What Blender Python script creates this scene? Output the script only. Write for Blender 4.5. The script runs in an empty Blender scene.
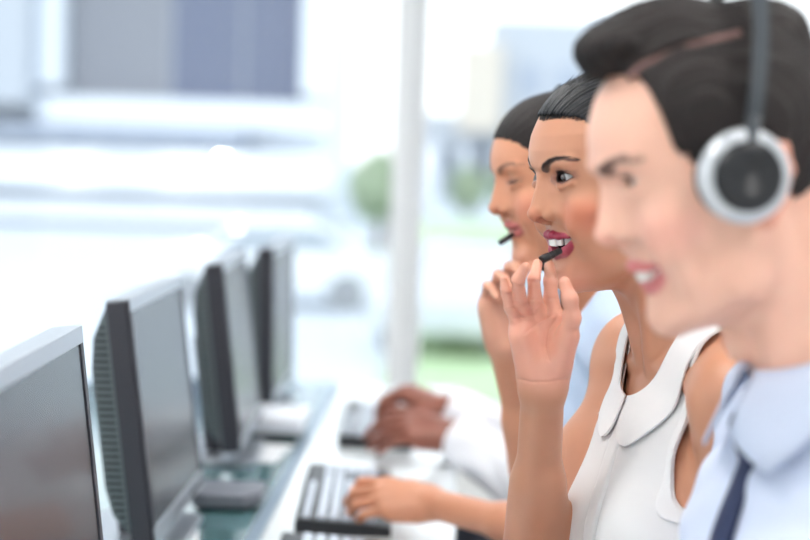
import bpy, bmesh, math, random
import numpy as np
from mathutils import Vector, Matrix
random.seed(7); np.random.seed(7)
SC = bpy.context.scene
COL = SC.collection
PI = math.pi
V = lambda *a: np.array(a, dtype=float)

# ------------------------------------------------------------------ camera
F = 1575.0
CAM = V(0, 0, 1.33)
_c = V(55/F, 120/F, -1.0); _c /= np.linalg.norm(_c)
_r = math.radians(2.0)
_up = V(math.sin(_r), math.cos(_r), 0)
CZ = _up - _c*(_up@_c); CZ /= np.linalg.norm(CZ)
CX = np.cross(_c, CZ); CY = _c
def P(px, py, Y):
    """point of the world seen at a pixel, at depth Y from the camera"""
    d = V((px-405)/F, (270-py)/F, -1.0)
    w = V(CX@d, CY@d, CZ@d)
    return CAM + w*(Y/w[1])
def camera():
    cd = bpy.data.cameras.new('camera'); co = bpy.data.objects.new('camera', cd); COL.objects.link(co)
    cd.sensor_width = 36.0; cd.lens = F*36.0/810.0
    m = Matrix(((CX[0], CX[1], CX[2]), (CY[0], CY[1], CY[2]), (CZ[0], CZ[1], CZ[2]))).to_4x4()
    m.translation = Vector(CAM); co.matrix_world = m
    cd.clip_start = 0.05; cd.clip_end = 600
    cd.dof.use_dof = True; cd.dof.focus_distance = 1.71; cd.dof.aperture_fstop = 2.35
    SC.camera = co
    return co

# ------------------------------------------------------------------ materials
MATS = {}
def srgb(r, g, b):
    f = lambda c: (c/255/12.92) if c/255 <= .04045 else ((c/255+.055)/1.055)**2.4
    return (f(r), f(g), f(b), 1.0)
def mat(name, col, rough=.5, metal=0.0, spec=.5, noise=0.0, nscale=20.0, bump=0.0, bscale=200.0, sss=0.0, attr=None, emit=0.0, coat=0.0, alpha=None, stretch=None, sheen=0.0, trans=0.0):
    if name in MATS: return MATS[name]
    m = bpy.data.materials.new(name); m.use_nodes = True; nt = m.node_tree; n = nt.nodes; L = nt.links
    b = n['Principled BSDF']
    b.inputs['Base Color'].default_value = col
    b.inputs['Roughness'].default_value = rough
    b.inputs['Metallic'].default_value = metal
    b.inputs['Specular IOR Level'].default_value = spec
    b.inputs['Coat Weight'].default_value = coat
    b.inputs['Sheen Weight'].default_value = sheen
    b.inputs['Transmission Weight'].default_value = trans
    if sss:
        b.inputs['Subsurface Weight'].default_value = sss
        b.inputs['Subsurface Radius'].default_value = (1.0, .35, .2)
        b.inputs['Subsurface Scale'].default_value = .008
    src = None
    tc = n.new('ShaderNodeTexCoord')
    vec = tc.outputs['Object']
    if stretch:
        mp = n.new('ShaderNodeMapping'); mp.inputs['Scale'].default_value = stretch; L.new(vec, mp.inputs['Vector']); vec = mp.outputs['Vector']
    if attr:
        a = n.new('ShaderNodeAttribute'); a.attribute_name = attr; src = a.outputs['Color']
    if noise:
        t = n.new('ShaderNodeTexNoise'); t.inputs['Scale'].default_value = nscale; t.inputs['Detail'].default_value = 4
        L.new(vec, t.inputs['Vector'])
        mr = n.new('ShaderNodeMapRange'); mr.inputs['To Min'].default_value = 1-noise; mr.inputs['To Max'].default_value = 1+noise
        L.new(t.outputs['Fac'], mr.inputs['Value'])
        mx = n.new('ShaderNodeMix'); mx.data_type = 'RGBA'; mx.blend_type = 'MULTIPLY'; mx.inputs[0].default_value = 1
        if src: L.new(src, mx.inputs[6])
        else: mx.inputs[6].default_value = col
        L.new(mr.outputs['Result'], mx.inputs[7]); src = mx.outputs[2]
    if src: L.new(src, b.inputs['Base Color'])
    if bump:
        t = n.new('ShaderNodeTexNoise'); t.inputs['Scale'].default_value = bscale; t.inputs['Detail'].default_value = 3
        L.new(vec, t.inputs['Vector'])
        bp = n.new('ShaderNodeBump'); bp.inputs['Strength'].default_value = bump; bp.inputs['Distance'].default_value = .001
        L.new(t.outputs['Fac'], bp.inputs['Height']); L.new(bp.outputs['Normal'], b.inputs['Normal'])
    if emit:
        b.inputs['Emission Color'].default_value = col; b.inputs['Emission Strength'].default_value = emit
    MATS[name] = m
    return m
def hair_mat(name, c1, c2, rough=.38):
    """streaky hair: noise stretched along the combing direction kept in the attribute 'flow'"""
    m = bpy.data.materials.new(name); m.use_nodes = True; nt = m.node_tree; n = nt.nodes; L = nt.links
    b = n['Principled BSDF']; b.inputs['Roughness'].default_value = rough; b.inputs['Specular IOR Level'].default_value = .35
    a = n.new('ShaderNodeAttribute'); a.attribute_name = 'flow'
    mp = n.new('ShaderNodeMapping'); mp.inputs['Scale'].default_value = (90, 3, 0); L.new(a.outputs['Vector'], mp.inputs['Vector'])
    t = n.new('ShaderNodeTexNoise'); t.inputs['Scale'].default_value = 1.0; t.inputs['Detail'].default_value = 5; L.new(mp.outputs['Vector'], t.inputs['Vector'])
    cr = n.new('ShaderNodeValToRGB'); cr.color_ramp.elements[0].position = .35; cr.color_ramp.elements[1].position = .7
    cr.color_ramp.elements[0].color = c1; cr.color_ramp.elements[1].color = c2
    L.new(t.outputs['Fac'], cr.inputs['Fac']); L.new(cr.outputs['Color'], b.inputs['Base Color'])
    bp = n.new('ShaderNodeBump'); bp.inputs['Strength'].default_value = .9; bp.inputs['Distance'].default_value = .003
    L.new(t.outputs['Fac'], bp.inputs['Height']); L.new(bp.outputs['Normal'], b.inputs['Normal'])
    MATS[name] = m
    return m

# ------------------------------------------------------------------ object helpers
def link(name, me, m=None, parent=None):
    o = bpy.data.objects.new(name, me); COL.objects.link(o)
    if m is not None:
        for x in (m if isinstance(m, (list, tuple)) else [m]): me.materials.append(x)
    if parent is not None: o.parent = parent
    return o
def tag(o, label=None, cat=None, group=None, kind=None):
    if label: o['label'] = label
    if cat: o['category'] = cat
    if group: o['group'] = group
    if kind: o['kind'] = kind
    return o
def empty(name, loc, label=None, cat=None, group=None, rz=0.0):
    o = bpy.data.objects.new(name, None); COL.objects.link(o); o.location = loc; o.rotation_euler = (0, 0, rz)
    o.empty_display_size = .05
    return tag(o, label, cat, group)
def mesh_from(name, verts, faces, smooth=False):
    me = bpy.data.meshes.new(name)
    me.from_pydata([tuple(map(float, v)) for v in verts], [], [tuple(int(i) for i in f) for f in faces])
    if smooth: me.polygons.foreach_set('use_smooth', [True]*len(me.polygons))
    me.update()
    return me
class MB:
    """collects boxes, prisms, tubes into ONE mesh"""
    def __init__(s): s.v = []; s.f = []
    def add(s, v, f):
        k = len(s.v); s.v += [tuple(map(float, x)) for x in v]; s.f += [tuple(i+k for i in q) for q in f]; return s
    def box(s, x0, x1, y0, y1, z0, z1, M=None):
        v = [V(x, y, z) for z in (z0, z1) for y in (y0, y1) for x in (x0, x1)]
        if M is not None: v = [M(p) for p in v]
        return s.add(v, [(0, 2, 3, 1), (4, 5, 7, 6), (0, 1, 5, 4), (2, 6, 7, 3), (0, 4, 6, 2), (1, 3, 7, 5)])
    def prism(s, poly, h0, h1, M=lambda p: p):
        """polygon in (a,b), extruded along c; M maps (a,b,c) to the world"""
        n = len(poly); v = [M(V(a, b, h0)) for a, b in poly]+[M(V(a, b, h1)) for a, b in poly]
        f = [tuple(range(n))[::-1], tuple(range(n, 2*n))]+[(i, (i+1) % n, n+(i+1) % n, n+i) for i in range(n)]
        return s.add(v, f)
    def tube(s, pts, rad, seg=12, cap=True):
        pts = [np.asarray(p, float) for p in pts]; n = len(pts)
        rad = [rad]*n if np.isscalar(rad) else list(rad)
        T = []
        for i in range(n):
            t = pts[min(i+1, n-1)]-pts[max(i-1, 0)]; T.append(t/np.linalg.norm(t))
        u = np.cross(T[0], V(0, 0, 1)); u = u if np.linalg.norm(u) > .1 else np.cross(T[0], V(0, 1, 0)); u /= np.linalg.norm(u)
        v = []
        for i in range(n):
            u = u - T[i]*(u@T[i]); u /= np.linalg.norm(u); w = np.cross(T[i], u)
            for k in range(seg):
                a = 2*PI*k/seg; v.append(pts[i]+rad[i]*(math.cos(a)*u+math.sin(a)*w))
        f = [(i*seg+k, i*seg+(k+1) % seg, (i+1)*seg+(k+1) % seg, (i+1)*seg+k) for i in range(n-1) for k in range(seg)]
        if cap: f += [tuple(range(seg))[::-1], tuple(range((n-1)*seg, n*seg))]
        return s.add(v, f)
    def lathe(s, prof, c, ax=V(0, 0, 1), seg=32):
        """profile of (radius, height) around axis ax through c"""
        ax = ax/np.linalg.norm(ax); u = np.cross(ax, V(0, 0, 1)); u = u if np.linalg.norm(u) > .1 else V(1, 0, 0); u = u/np.linalg.norm(u); w = np.cross(ax, u)
        v = [c+ax*h+r*(math.cos(2*PI*k/seg)*u+math.sin(2*PI*k/seg)*w) for r, h in prof for k in range(seg)]
        n = len(prof)
        f = [(i*seg+k, i*seg+(k+1) % seg, (i+1)*seg+(k+1) % seg, (i+1)*seg+k) for i in range(n-1) for k in range(seg)]
        f += [tuple(range(seg))[::-1], tuple(range((n-1)*seg, n*seg))]
        return s.add(v, f)
    def build(s, name, m, parent=None, smooth=False, bevel=0.0, seg=2):
        me = mesh_from(name, s.v, s.f, smooth)
        bm = bmesh.new(); bm.from_mesh(me); bmesh.ops.recalc_face_normals(bm, faces=bm.faces); bm.to_mesh(me); bm.free()
        o = link(name, me, m, parent)
        if bevel:
            b = o.modifiers.new('bevel', 'BEVEL'); b.width = bevel; b.segments = seg; b.limit_method = 'ANGLE'; b.angle_limit = .6
            me.polygons.foreach_set('use_smooth', [True]*len(me.polygons))
            w = o.modifiers.new('wn', 'WEIGHTED_NORMAL'); w.keep_sharp = False
        return o
def copy_tree(o, parent=None):
    c = o.copy(); COL.objects.link(c)
    if parent is not None: c.parent = parent
    for ch in [x for x in bpy.data.objects if x.parent == o]: copy_tree(ch, c)
    return c

# ------------------------------------------------------------------ distance fields -> meshes
def smin(a, b, k):
    if k <= 0: return np.minimum(a, b)
    h = np.clip(.5+.5*(b-a)/k, 0, 1)
    return b+(a-b)*h-k*h*(1-h)
def smax(a, b, k): return -smin(-a, -b, k)
def sstep(x, a, b):
    t = np.clip((x-a)/(b-a), 0, 1); return t*t*(3-2*t)
def d_cone(q, a, b, ra, rb):
    ab = b-a; t = np.clip(((q-a)@ab)/max(ab@ab, 1e-12), 0, 1)
    return np.linalg.norm(q-a-t[:, None]*ab, axis=1)-(ra+(rb-ra)*t)
def d_ell(q, c, r, R=None):
    p = q-c
    if R is not None: p = p@R
    k0 = np.linalg.norm(p/r, axis=1); k1 = np.linalg.norm(p/(r*r), axis=1)
    return k0*(k0-1)/np.maximum(k1, 1e-9)
def d_box(q, c, h, r, R=None):
    p = q-c
    if R is not None: p = p@R
    w = np.abs(p)-(h-r)
    return np.linalg.norm(np.maximum(w, 0), axis=1)+np.minimum(w.max(1), 0)-r
class Field:
    """ordered list of smooth unions / cuts; every entry knows its bounding sphere in the world"""
    def __init__(s): s.ops = []; s.disp = None; s.off = 0.0
    def add(s, f, c, R, k=.01, mode='u', tag=None):
        s.ops.append((mode, f, np.asarray(c, float), R, k, tag)); return s
    def cone(s, a, b, ra, rb, k=.01, mode='u', tag=None):
        a = np.asarray(a, float); b = np.asarray(b, float)
        return s.add(lambda p: d_cone(p, a, b, ra, rb), (a+b)/2, np.linalg.norm(b-a)/2+max(ra, rb), k, mode, tag)
    def ell(s, c, r, k=.01, mode='u', R=None, tag=None):
        c = np.asarray(c, float); r = np.asarray(r, float)
        return s.add(lambda p: d_ell(p, c, r, R), c, r.max(), k, mode, tag)
    def sub(s, tags):
        g = Field(); g.ops = [o for o in s.ops if o[5] in tags]; return g
    def cull(s, c, R):
        return [o for o in s.ops if np.linalg.norm(o[2]-c) < o[3]+R+o[4]*1.2+abs(s.off)+(.045 if o[4] >= .012 else .016)]
    def ev(s, p, ops=None):
        ops = s.ops if ops is None else ops
        d = np.full(len(p), 1.0)
        for mode, f, c, R, k, t in ops:
            v = f(p)
            if mode == 'u': d = smin(d, v, k)
            elif mode == 's': d = smax(d, -v, k)
            elif mode == 'd': d = d-v
            else: d = smax(d, v, k)
        if s.disp is not None: d = d-s.disp(p)
        return d-s.off
def mesh_field(F_, lo, hi, h, mask=None, keep=None, B=10, proj=2):
    """surface nets on the blocks near the surface; vertices then pulled onto the zero level.
    keep(p)>0 keeps a face (jagged cut, for hidden seams); mask(p)<0 keeps it with its border pulled onto mask = 0"""
    lo = np.asarray(lo, float); hi = np.asarray(hi, float)
    nb = np.ceil((hi-lo)/(h*B)).astype(int)
    half = np.sqrt(3)*h*B/2
    i = np.arange(B+1); G = np.stack(np.meshgrid(i, i, i, indexing='ij'), -1).reshape(-1, 3)*h
    N = nb*B+3
    cells = []; vpos = []; edges = []
    key = lambda q: (q[:, 0]*N[1]+q[:, 1])*N[2]+q[:, 2]
    for bx in range(nb[0]):
        for by in range(nb[1]):
            cs = lo+(np.stack([np.full(nb[2], bx), np.full(nb[2], by), np.arange(nb[2])], 1)+.5)*h*B
            for bz in range(nb[2]):
                c = cs[bz]; ops = F_.cull(c, half)
                if not ops: continue
                if abs(F_.ev(c[None], ops)[0]) > half*1.4+.01: continue
                cc = c[None]; near_ = half*1.35+.008+abs(F_.off)+(.02 if F_.disp is not None else 0)
                ops = [q_ for q_ in ops if q_[0] == 'd' or q_[5] == 'torso' or q_[4] >= .018 or (q_[1](cc)[0] > -near_-q_[4] if q_[0] == 'i' else q_[1](cc)[0] < near_+q_[4]+(.03 if q_[4] >= .012 else 0))]
                if not ops: continue
                o = lo+np.array([bx, by, bz])*h*B
                pts = o+G
                val = F_.ev(pts, ops).reshape(B+1, B+1, B+1)
                ins = val < 0
                if ins.all() or not ins.any(): continue
                acc = np.zeros((B, B, B, 3)); cnt = np.zeros((B, B, B))
                base = np.array([bx, by, bz])*B
                for ax in range(3):
                    o1 = np.array([0, 0, 0]); o1[ax] = 1
                    u, w = [a for a in range(3) if a != ax]
                    sl0 = [slice(0, B+1)]*3; sl1 = [slice(0, B+1)]*3
                    sl0[ax] = slice(0, B); sl1[ax] = slice(1, B+1)
                    a = val[tuple(sl0)]; b = val[tuple(sl1)]
                    cr = (a < 0) != (b < 0)
                    t = np.where(cr, a/np.where(cr, a-b, 1), 0)
                    idx = np.argwhere(cr)
                    tt = t[cr]
                    e = idx.astype(float); e[:, ax] += tt
                    for du in (0, 1):
                        for dw in (0, 1):
                            ci = idx.copy(); ci[:, u] -= du; ci[:, w] -= dw
                            ok = ((ci >= 0) & (ci < B)).all(1)
                            np.add.at(acc, tuple(ci[ok].T), e[ok]); np.add.at(cnt, tuple(ci[ok].T), 1)
                    own = (idx[:, u] < B) & (idx[:, w] < B)
                    gi = idx[own]+base
                    edges.append((ax, gi, (a < 0)[cr][own]))
                m = cnt > 0
                ci = np.argwhere(m); vp = acc[m]/cnt[m][:, None]*h+o
                for _ in range(proj):
                    e = h*.25; d = F_.ev(vp, ops)
                    g = np.stack([F_.ev(vp+V(*(e*np.eye(3)[k])), ops)-d for k in range(3)], 1)/e
                    st = d[:, None]*g/np.maximum((g*g).sum(1), .05)[:, None]
                    ln = np.linalg.norm(st, axis=1, keepdims=True); st *= np.minimum(1, h/np.maximum(ln, 1e-9))
                    vp = vp-st
                cells.append(ci+base); vpos.append(vp)
    cells = np.concatenate(cells); vpos = np.concatenate(vpos)
    ck = key(cells+1); order = np.argsort(ck); ck = ck[order]; vpos = vpos[order]
    faces = []
    for ax, gi, s0 in edges:
        if not len(gi): continue
        u, w = [a for a in range(3) if a != ax]
        q = []
        good = np.ones(len(gi), bool)
        for du, dw in ((0, 0), (1, 0), (1, 1), (0, 1)):
            ci = gi.copy(); ci[:, u] -= du; ci[:, w] -= dw
            k = key(ci+1); j = np.searchsorted(ck, k); j = np.minimum(j, len(ck)-1)
            good &= ck[j] == k; q.append(j)
        q = np.stack(q, 1)
        flip = s0 if ax != 1 else ~s0
        q = np.where(flip[:, None], q, q[:, ::-1])
        faces.append(q[good])
    faces = np.concatenate(faces)
    if keep is not None:
        faces = faces[keep(vpos[faces].mean(1)) > 0]
    if mask is not None:
        mv = mask(vpos)
        faces = faces[(mv[faces] < 0).sum(1) >= 2]
        used = np.zeros(len(vpos), bool); used[faces.ravel()] = True
        # border vertices: on an edge used once
        E = np.concatenate([faces[:, [a, (a+1) % 4]] for a in range(4)]); E.sort(1)
        Eu, c = np.unique(E, axis=0, return_counts=True)
        bv = np.unique(Eu[c == 1])
        p = vpos[bv]
        for _ in range(6):
            m0 = mask(p); e = h*.2
            g = np.stack([mask(p+V(*(e*np.eye(3)[k])))-m0 for k in range(3)], 1)/e
            st = m0[:, None]*g/np.maximum((g*g).sum(1), .05)[:, None]
            ln = np.linalg.norm(st, axis=1, keepdims=True); st *= np.minimum(1, h*1.2/np.maximum(ln, 1e-9))
            p = p-st
            d = F_.ev(p); e = h*.25
            g = np.stack([F_.ev(p+V(*(e*np.eye(3)[k])))-d for k in range(3)], 1)/e
            p = p-d[:, None]*g/np.maximum((g*g).sum(1), .2)[:, None]
        vpos[bv] = p
    used = np.zeros(len(vpos), bool); used[faces.ravel()] = True
    re = np.cumsum(used)-1
    return vpos[used], re[faces]
def project(Fd, wp, n=4):
    for _ in range(n):
        d = Fd.ev(wp); g = np.stack([Fd.ev(wp+V(*(.0004*np.eye(3)[a])))-d for a in range(3)], 1)/.0004
        wp = wp-d[:, None]*g/np.maximum((g*g).sum(1), .3)[:, None]
    return wp, g/np.linalg.norm(g, axis=1, keepdims=True)
def np_mesh(name, parts):
    """parts: list of (verts, quads) -> one mesh, fast"""
    vs = []; fs = []; k = 0
    for v, f in parts: vs.append(v); fs.append(f+k); k += len(v)
    v = np.concatenate(vs); f = np.concatenate(fs)
    me = bpy.data.meshes.new(name)
    me.vertices.add(len(v)); me.vertices.foreach_set('co', v.astype(np.float32).ravel())
    me.loops.add(len(f)*4); me.loops.foreach_set('vertex_index', f.astype(np.int32).ravel())
    me.polygons.add(len(f)); me.polygons.foreach_set('loop_start', np.arange(len(f), dtype=np.int32)*4)
    me.polygons.foreach_set('loop_total', np.full(len(f), 4, dtype=np.int32))
    me.polygons.foreach_set('use_smooth', np.ones(len(f), bool))
    me.update(calc_edges=True); me.validate()
    return me
def set_col(me, name, arr):
    a = me.color_attributes.new(name, 'FLOAT_COLOR', 'POINT')
    c = np.ones((len(me.vertices), 4), np.float32); c[:, :3] = arr
    a.data.foreach_set('color', c.ravel())
def coords(me):
    a = np.zeros(len(me.vertices)*3, np.float32); me.vertices.foreach_get('co', a); return a.reshape(-1, 3).astype(float)
def normals(me):
    a = np.zeros(len(me.vertices)*3, np.float32); me.vertices.foreach_get('normal', a); return a.reshape(-1, 3).astype(float)
# ------------------------------------------------------------------ people
def attach(o, root):
    o.parent = root; o.matrix_parent_inverse = Matrix.Translation(-Vector(root.location)); return o
def frame(yaw, pitch=0.0, rollh=0.0):
    """columns forward, left, up; yaw 0 faces -X, positive turns towards the camera; pitch positive looks down"""
    f = V(-math.cos(yaw)*math.cos(pitch), -math.sin(yaw)*math.cos(pitch), -math.sin(pitch))
    l = V(math.sin(yaw), -math.cos(yaw), 0); u = np.cross(f, l)
    if rollh: l, u = l*math.cos(rollh)+u*math.sin(rollh), u*math.cos(rollh)-l*math.sin(rollh)
    return np.stack([f, l, u], 1)
class Head:
    def __init__(s, nasion, yaw, pitch, scale=1.0, male=False, mouth=1.0, lid=1.0, rollh=0.0):
        s.R = frame(yaw, pitch, rollh); s.k = scale*1e-3; s.male = male; s.mouth = mouth; s.lid = lid; s.mz = -5.0 if male else 0.0
        s.o = nasion - s.R@(V(90, 0, 22)*s.k)
    def w(s, x, y, z): return s.o+s.R@(V(x, y, z)*s.k)
    def loc(s, p):
        if getattr(s, '_p', None) is p: return s._q
        q = (p-s.o)@s.R/s.k; s._p = p; s._q = q; return q
    def ray(s, px, py, y):
        """head-local (x, z) seen at a pixel, at side offset y"""
        d = V((px-405)/F, (270-py)/F, -1.0); w = V(CX@d, CY@d, CZ@d)
        o = s.loc(CAM[None])[0]; dd = s.R.T@w/s.k; t = (y-o[1])/dd[1]; return (o+dd*t)
ZT = np.array([-110, -97, -90, -82, -72, -64, -50, -37, -26, -15, 0, 22, 38, 55, 70, 87, 100, 115], float)
XF = np.array([48, 58, 69, 73.5, 72, 73, 76, 78.5, 79, 79, 79.5, 81, 87.5, 87, 82.5, 72, 61, 42], float)
WF = np.array([16, 24, 31, 37, 43, 47, 53, 57, 61, 64, 66, 67, 67.5, 68, 67, 63, 56, 44], float)
def mirror(f):
    for sgn in (1, -1): f(sgn)
def opening(h, q, e):
    """signed 'inside the eye slit' value, q relative to the eye centre, e = +1 left eye"""
    t = q[:, 1]*e/14.5
    t2 = np.clip(1-t*t, 0, 1)
    zu = (4.9*h.lid)*t2**.75+1.6*t-.2+(1-h.lid)*-3.5; zl = -(4.2)*t2**.8+1.6*t-.2
    return np.maximum(np.maximum(q[:, 2]-zu, zl-q[:, 2]), (np.abs(t)-1)*14)
def lipcurve(h, m):
    u = [V(65.5, 34, -33.5), V(73.5, 25, -36.2), V(79.6, 14, -36.4), V(83.0, 5.5, -35.0), V(83.2, 0, -36)]
    ur = [1.2, 2.1, 3.0, 3.9, 3.6]
    g = m*1.0
    l = [V(65.5, 34, -35), V(69.5, 26, -39.5-5.5*g), V(73.0, 15, -43.5-10*g), V(74.0, 0, -45-12.5*g)]
    lr = [1.2, 3.8, 5.2, 5.6]
    dz = V(0, 0, h.mz)
    return [p+dz for p in u], ur, [p+dz for p in l], lr
def head_ops(Fd, h):
    k = h.k; R = h.R; male = h.male
    def L(f, c, rad, kk=6, mode='u', tag=None):
        c = V(*c); Fd.add(lambda p: f(h.loc(p))*k, h.w(*c), rad*k, kk*k, mode, tag)
    def E(c, r, kk=6, mode='u', rot=None, tag=None):
        c = V(*c); r = V(*r); L(lambda q: d_ell(q, c, r, rot), c, r.max(), kk, mode, tag)
    def C(a, b, ra, rb, kk=6, mode='u', tag=None):
        a = V(*a); b = V(*b); L(lambda q: d_cone(q, a, b, ra, rb), (a+b)/2, np.linalg.norm(b-a)/2+max(ra, rb), kk, mode, tag)
    # skull
    E((-3, 0, 42), (91, 71, 82), 10)
    # face mask: front half of stacked superellipses
    wm = 1.06 if male else 1.0
    def loft(q):
        z = np.clip(q[:, 2], -110, 115)
        xf = np.interp(z, ZT, XF)-12; w = np.interp(z, ZT, WF)*wm
        xf = np.maximum(xf, 5); x = (q[:, 0]-12); y = q[:, 1]
        n = 2.05+.3*sstep(z, -25, 25)
        rr = (np.abs(np.maximum(x, 0)/xf)**n+np.abs(y/w)**n+1e-9)**(1/n)
        d = (rr-1)*np.minimum(xf, w)*.9
        back = -x-20
        d = smax(d, back, 15)
        zc = np.maximum(q[:, 2]-100, -100-q[:, 2])
        return smax(d, zc, 14)
    L(loft, (20, 0, 0), 125, 16)
    # jaw
    jw = 1.12 if male else 1.0
    def jaw(s):
        C((62, s*10, -83), (18, s*44*jw, -66), 12, 11 if not male else 13, 16)
        C((18, s*44*jw, -66), (2, s*60, -8), 11 if not male else 13, 11, 16)
        E((58, s*44, -8), (20, 18, 15), 16)                 # cheekbone
        E((61, s*41, -26), (18, 15, 17), 14)                # smiling cheek
        E((51, s*37, -50), (14, 13, 16), 14)
        C((88 if male else 83.5, s*14, 38), (73, s*45, 42), 7 if male else 5, 5, 8)   # brow
    mirror(jaw)
    E((32, 0, -70), (40, 36, 24), 18)
    E((64, 0, -84), (13.5, 14, 12), 10)
    if male: E((68, 0, -88), (12, 16, 10), 8)
    E((64, 0, -40), (15, 20, 20), 12)
    # sockets
    def sock(s):
        E((95, s*27, 26), (19, 17, 11.5), 9, 's')
        E((97, s*18, 18), (12, 7, 10), 8, 's')
    mirror(sock)
    # nose
    C((87.2, 0, 25), (98.6, 0, -8), 3.8, 5.2, 7)
    E((99.0, 0, -11.0), (7.2, 7.4, 6.4), 4)
    def wing(s):
        C((82, s*3.6, 20), (92.5, s*5.4, -6), 4.6, 5.6, 6)
        C((77, s*7, 18), (84, s*10.5, -7), 5.5, 6.6, 10)
        C((70, s*13, 12), (74, s*19, -12), 6, 8, 13)
        E((85.0, s*12.2, -13.5), (9.8, 4.8, 5.6), 4.5)
        E((93.5, s*5.6, -18.2), (5.6, 2.4, 3.4), 1.5, 's')
    C((98.5, 0, -16.5), (84, 0, -21.5), 3.2, 3.2, 3.5)
    mirror(wing)
    # mouth
    u, ur, l, lr = lipcurve(h, h.mouth)
    E((60, 0, -47-3*h.mouth+h.mz), (20, 24, 7+4*h.mouth), 0, 's') if h.mouth > .2 else None
    def opn(q):
        t = np.clip(np.abs(q[:, 1])/32.5, 0, 1)
        zu = -39.5+4.0*t*t; zl = -36-4.5*(1-t**2)-11.5*h.mouth*(1-t**2)
        return smax(smax(q[:, 2]-h.mz-zu, zl-q[:, 2]+h.mz, 1.5), np.maximum((np.abs(q[:, 1])-32.5), 54-q[:, 0]), 1.5)
    if h.mouth > .2: L(opn, (75, 0, -47+h.mz), 34, 2.0, 's')
    for pts, rr in ((u, ur), (l, lr)):
        for s in (1, -1):
            for i in range(len(pts)-1):
                a = pts[i]*V(1, s, 1); b = pts[i+1]*V(1, s, 1)
                C(a, b, rr[i], rr[i+1], 2.6, tag='lip')
    # eyes
    def eye(s):
        c = V(65.6, s*31, 26)
        L(lambda q: np.linalg.norm(q-c, axis=1)-13.6, c, 13.6, 4)
        for a0, a1, r0 in ((V(80, 17, 24), V(81, 31, 17.2), 1.6), (V(81, 31, 17.2), V(73, 44, 21), 1.6)):
            C(a0*V(1, s, 1), a1*V(1, s, 1), r0, r0, 6)
        if h.lid > .3:
            L(lambda q: np.maximum(opening(h, q-c, s), np.maximum(np.linalg.norm(q-c, axis=1)-16, c[0]+1-q[:, 0])), c+V(10, 0, 0), 16, .8, 's')
            L(lambda q: np.linalg.norm(q-c, axis=1)-11.6, c, 11.6, .5)
        else:
            C(c+V(12.4, -s*12, -5.0), c+V(13.4, 0, -7.2), 1.1, 1.3, 2); C(c+V(13.4, 0, -7.2), c+V(9.5, s*13, -5), 1.3, 1.0, 2)
    mirror(eye)
    # ears
    def ear(s):
        E((-6, s*69, 2), (12, 6, 20), 6)
        pts = [V(2, 66, 12), V(0, 73, 26), V(-12, 79, 31), V(-24, 80, 22), V(-24, 79, 6), V(-14, 75, -14), V(-5, 71, -26), V(1, 68, -22)]
        for i in range(len(pts)-1): C(pts[i]*V(1, s, 1), pts[i+1]*V(1, s, 1), 3.6, 3.6 if i < 5 else 4.6, 4)
        E((-12, s*74, 4), (11, 4, 20), 5); E((-4, s*80, 0), (7, 6, 10), 4, 's')
    mirror(ear)
def neck_ops(Fd, h, N, r, male=False):
    k = h.k
    a = h.w(-22, 0, -28)
    Fd.cone(a, N, r*.93, r*1.04, .02)
    for s in (1, -1):
        Fd.cone(h.w(-8, s*48, -35), N+h.Rb@V(.052, s*.018, -.012), .012, .009, .018)
    if male: Fd.ell(h.w(18, 0, -118), (.013, .013, .018), .015)
def torso_ops(Fd, c):
    """c: H hip centre, N neck base, Rb frame, w scale, female"""
    H, N, Rb, fem = c['H'], c['N'], c['Rb'], c['fem']
    up = (N-H); Lh = np.linalg.norm(up); up = up/Lh
    f = Rb[:, 0]-up*(Rb[:, 0]@up); f /= np.linalg.norm(f); l = np.cross(up, f)
    c['T'] = T = np.stack([f, l, up], 1)
    zt = np.array([-.14, -.05, .05, .16, .24, .32, .40, .46, .50, .545, .60])*Lh/.55
    if fem:
        wt = np.array([.15, .175, .168, .128, .128, .140, .146, .138, .105, .055, .03])
        dt = np.array([.09, .115, .108, .090, .092, .100, .098, .085, .068, .05, .03])
        ct = np.array([0, 0, .0, .005, .006, .008, .004, -.004, -.008, .0, .0])
    else:
        wt = np.array([.15, .175, .172, .160, .162, .170, .176, .166, .125, .065, .03])
        dt = np.array([.10, .125, .125, .120, .118, .118, .114, .10, .078, .06, .03])
        ct = np.array([0, 0, .01, .012, .01, .01, .004, -.004, -.008, .0, .0])
    wt = wt*c.get('ws', 1); dt = dt*c.get('ws', 1)
    zz = np.linspace(zt[0], zt[-1], 60)
    def sm(a):
        v = np.interp(zz, zt, a); kk = np.ones(5)/5; vv = np.convolve(np.pad(v, 2, 'edge'), kk, 'valid'); return vv
    W_, D_, C_ = sm(wt), sm(dt), sm(ct)
    def loft(p):
        q = (p-H)@T; z = np.clip(q[:, 2], zz[0], zz[-1])
        w = np.interp(z, zz, W_); d = np.interp(z, zz, D_); cx = np.interp(z, zz, C_)
        rr = (np.abs(q[:, 1]/w)**2.3+np.abs((q[:, 0]-cx)/d)**2.3+1e-9)**(1/2.3)
        v = (rr-1)*np.minimum(w, d)*.85
        return smax(v, np.maximum(q[:, 2]-zz[-1], zz[0]-q[:, 2]), .04)
    Fd.add(loft, H+up*Lh*.42, Lh*.72, .03, 'u', 'torso')
    if fem:
        for s in (1, -1): Fd.ell(H+T@V(.075, s*.068, .325*Lh/.55), (.052, .058, .058), .045, R=T, tag='torso')
        for s in (1, -1): Fd.cone(N+T@V(.052, s*.014, -.028), H+T@V(.035, s*.15, Lh-.045), .0065, .008, .014)
    for s, S in ((1, c['SL']), (-1, c['SR'])):
        Fd.cone(N+T@V(-.012, s*.02, .0), S+V(0, 0, .012), .034, .040 if fem else .048, .04, tag='torso')
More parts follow.
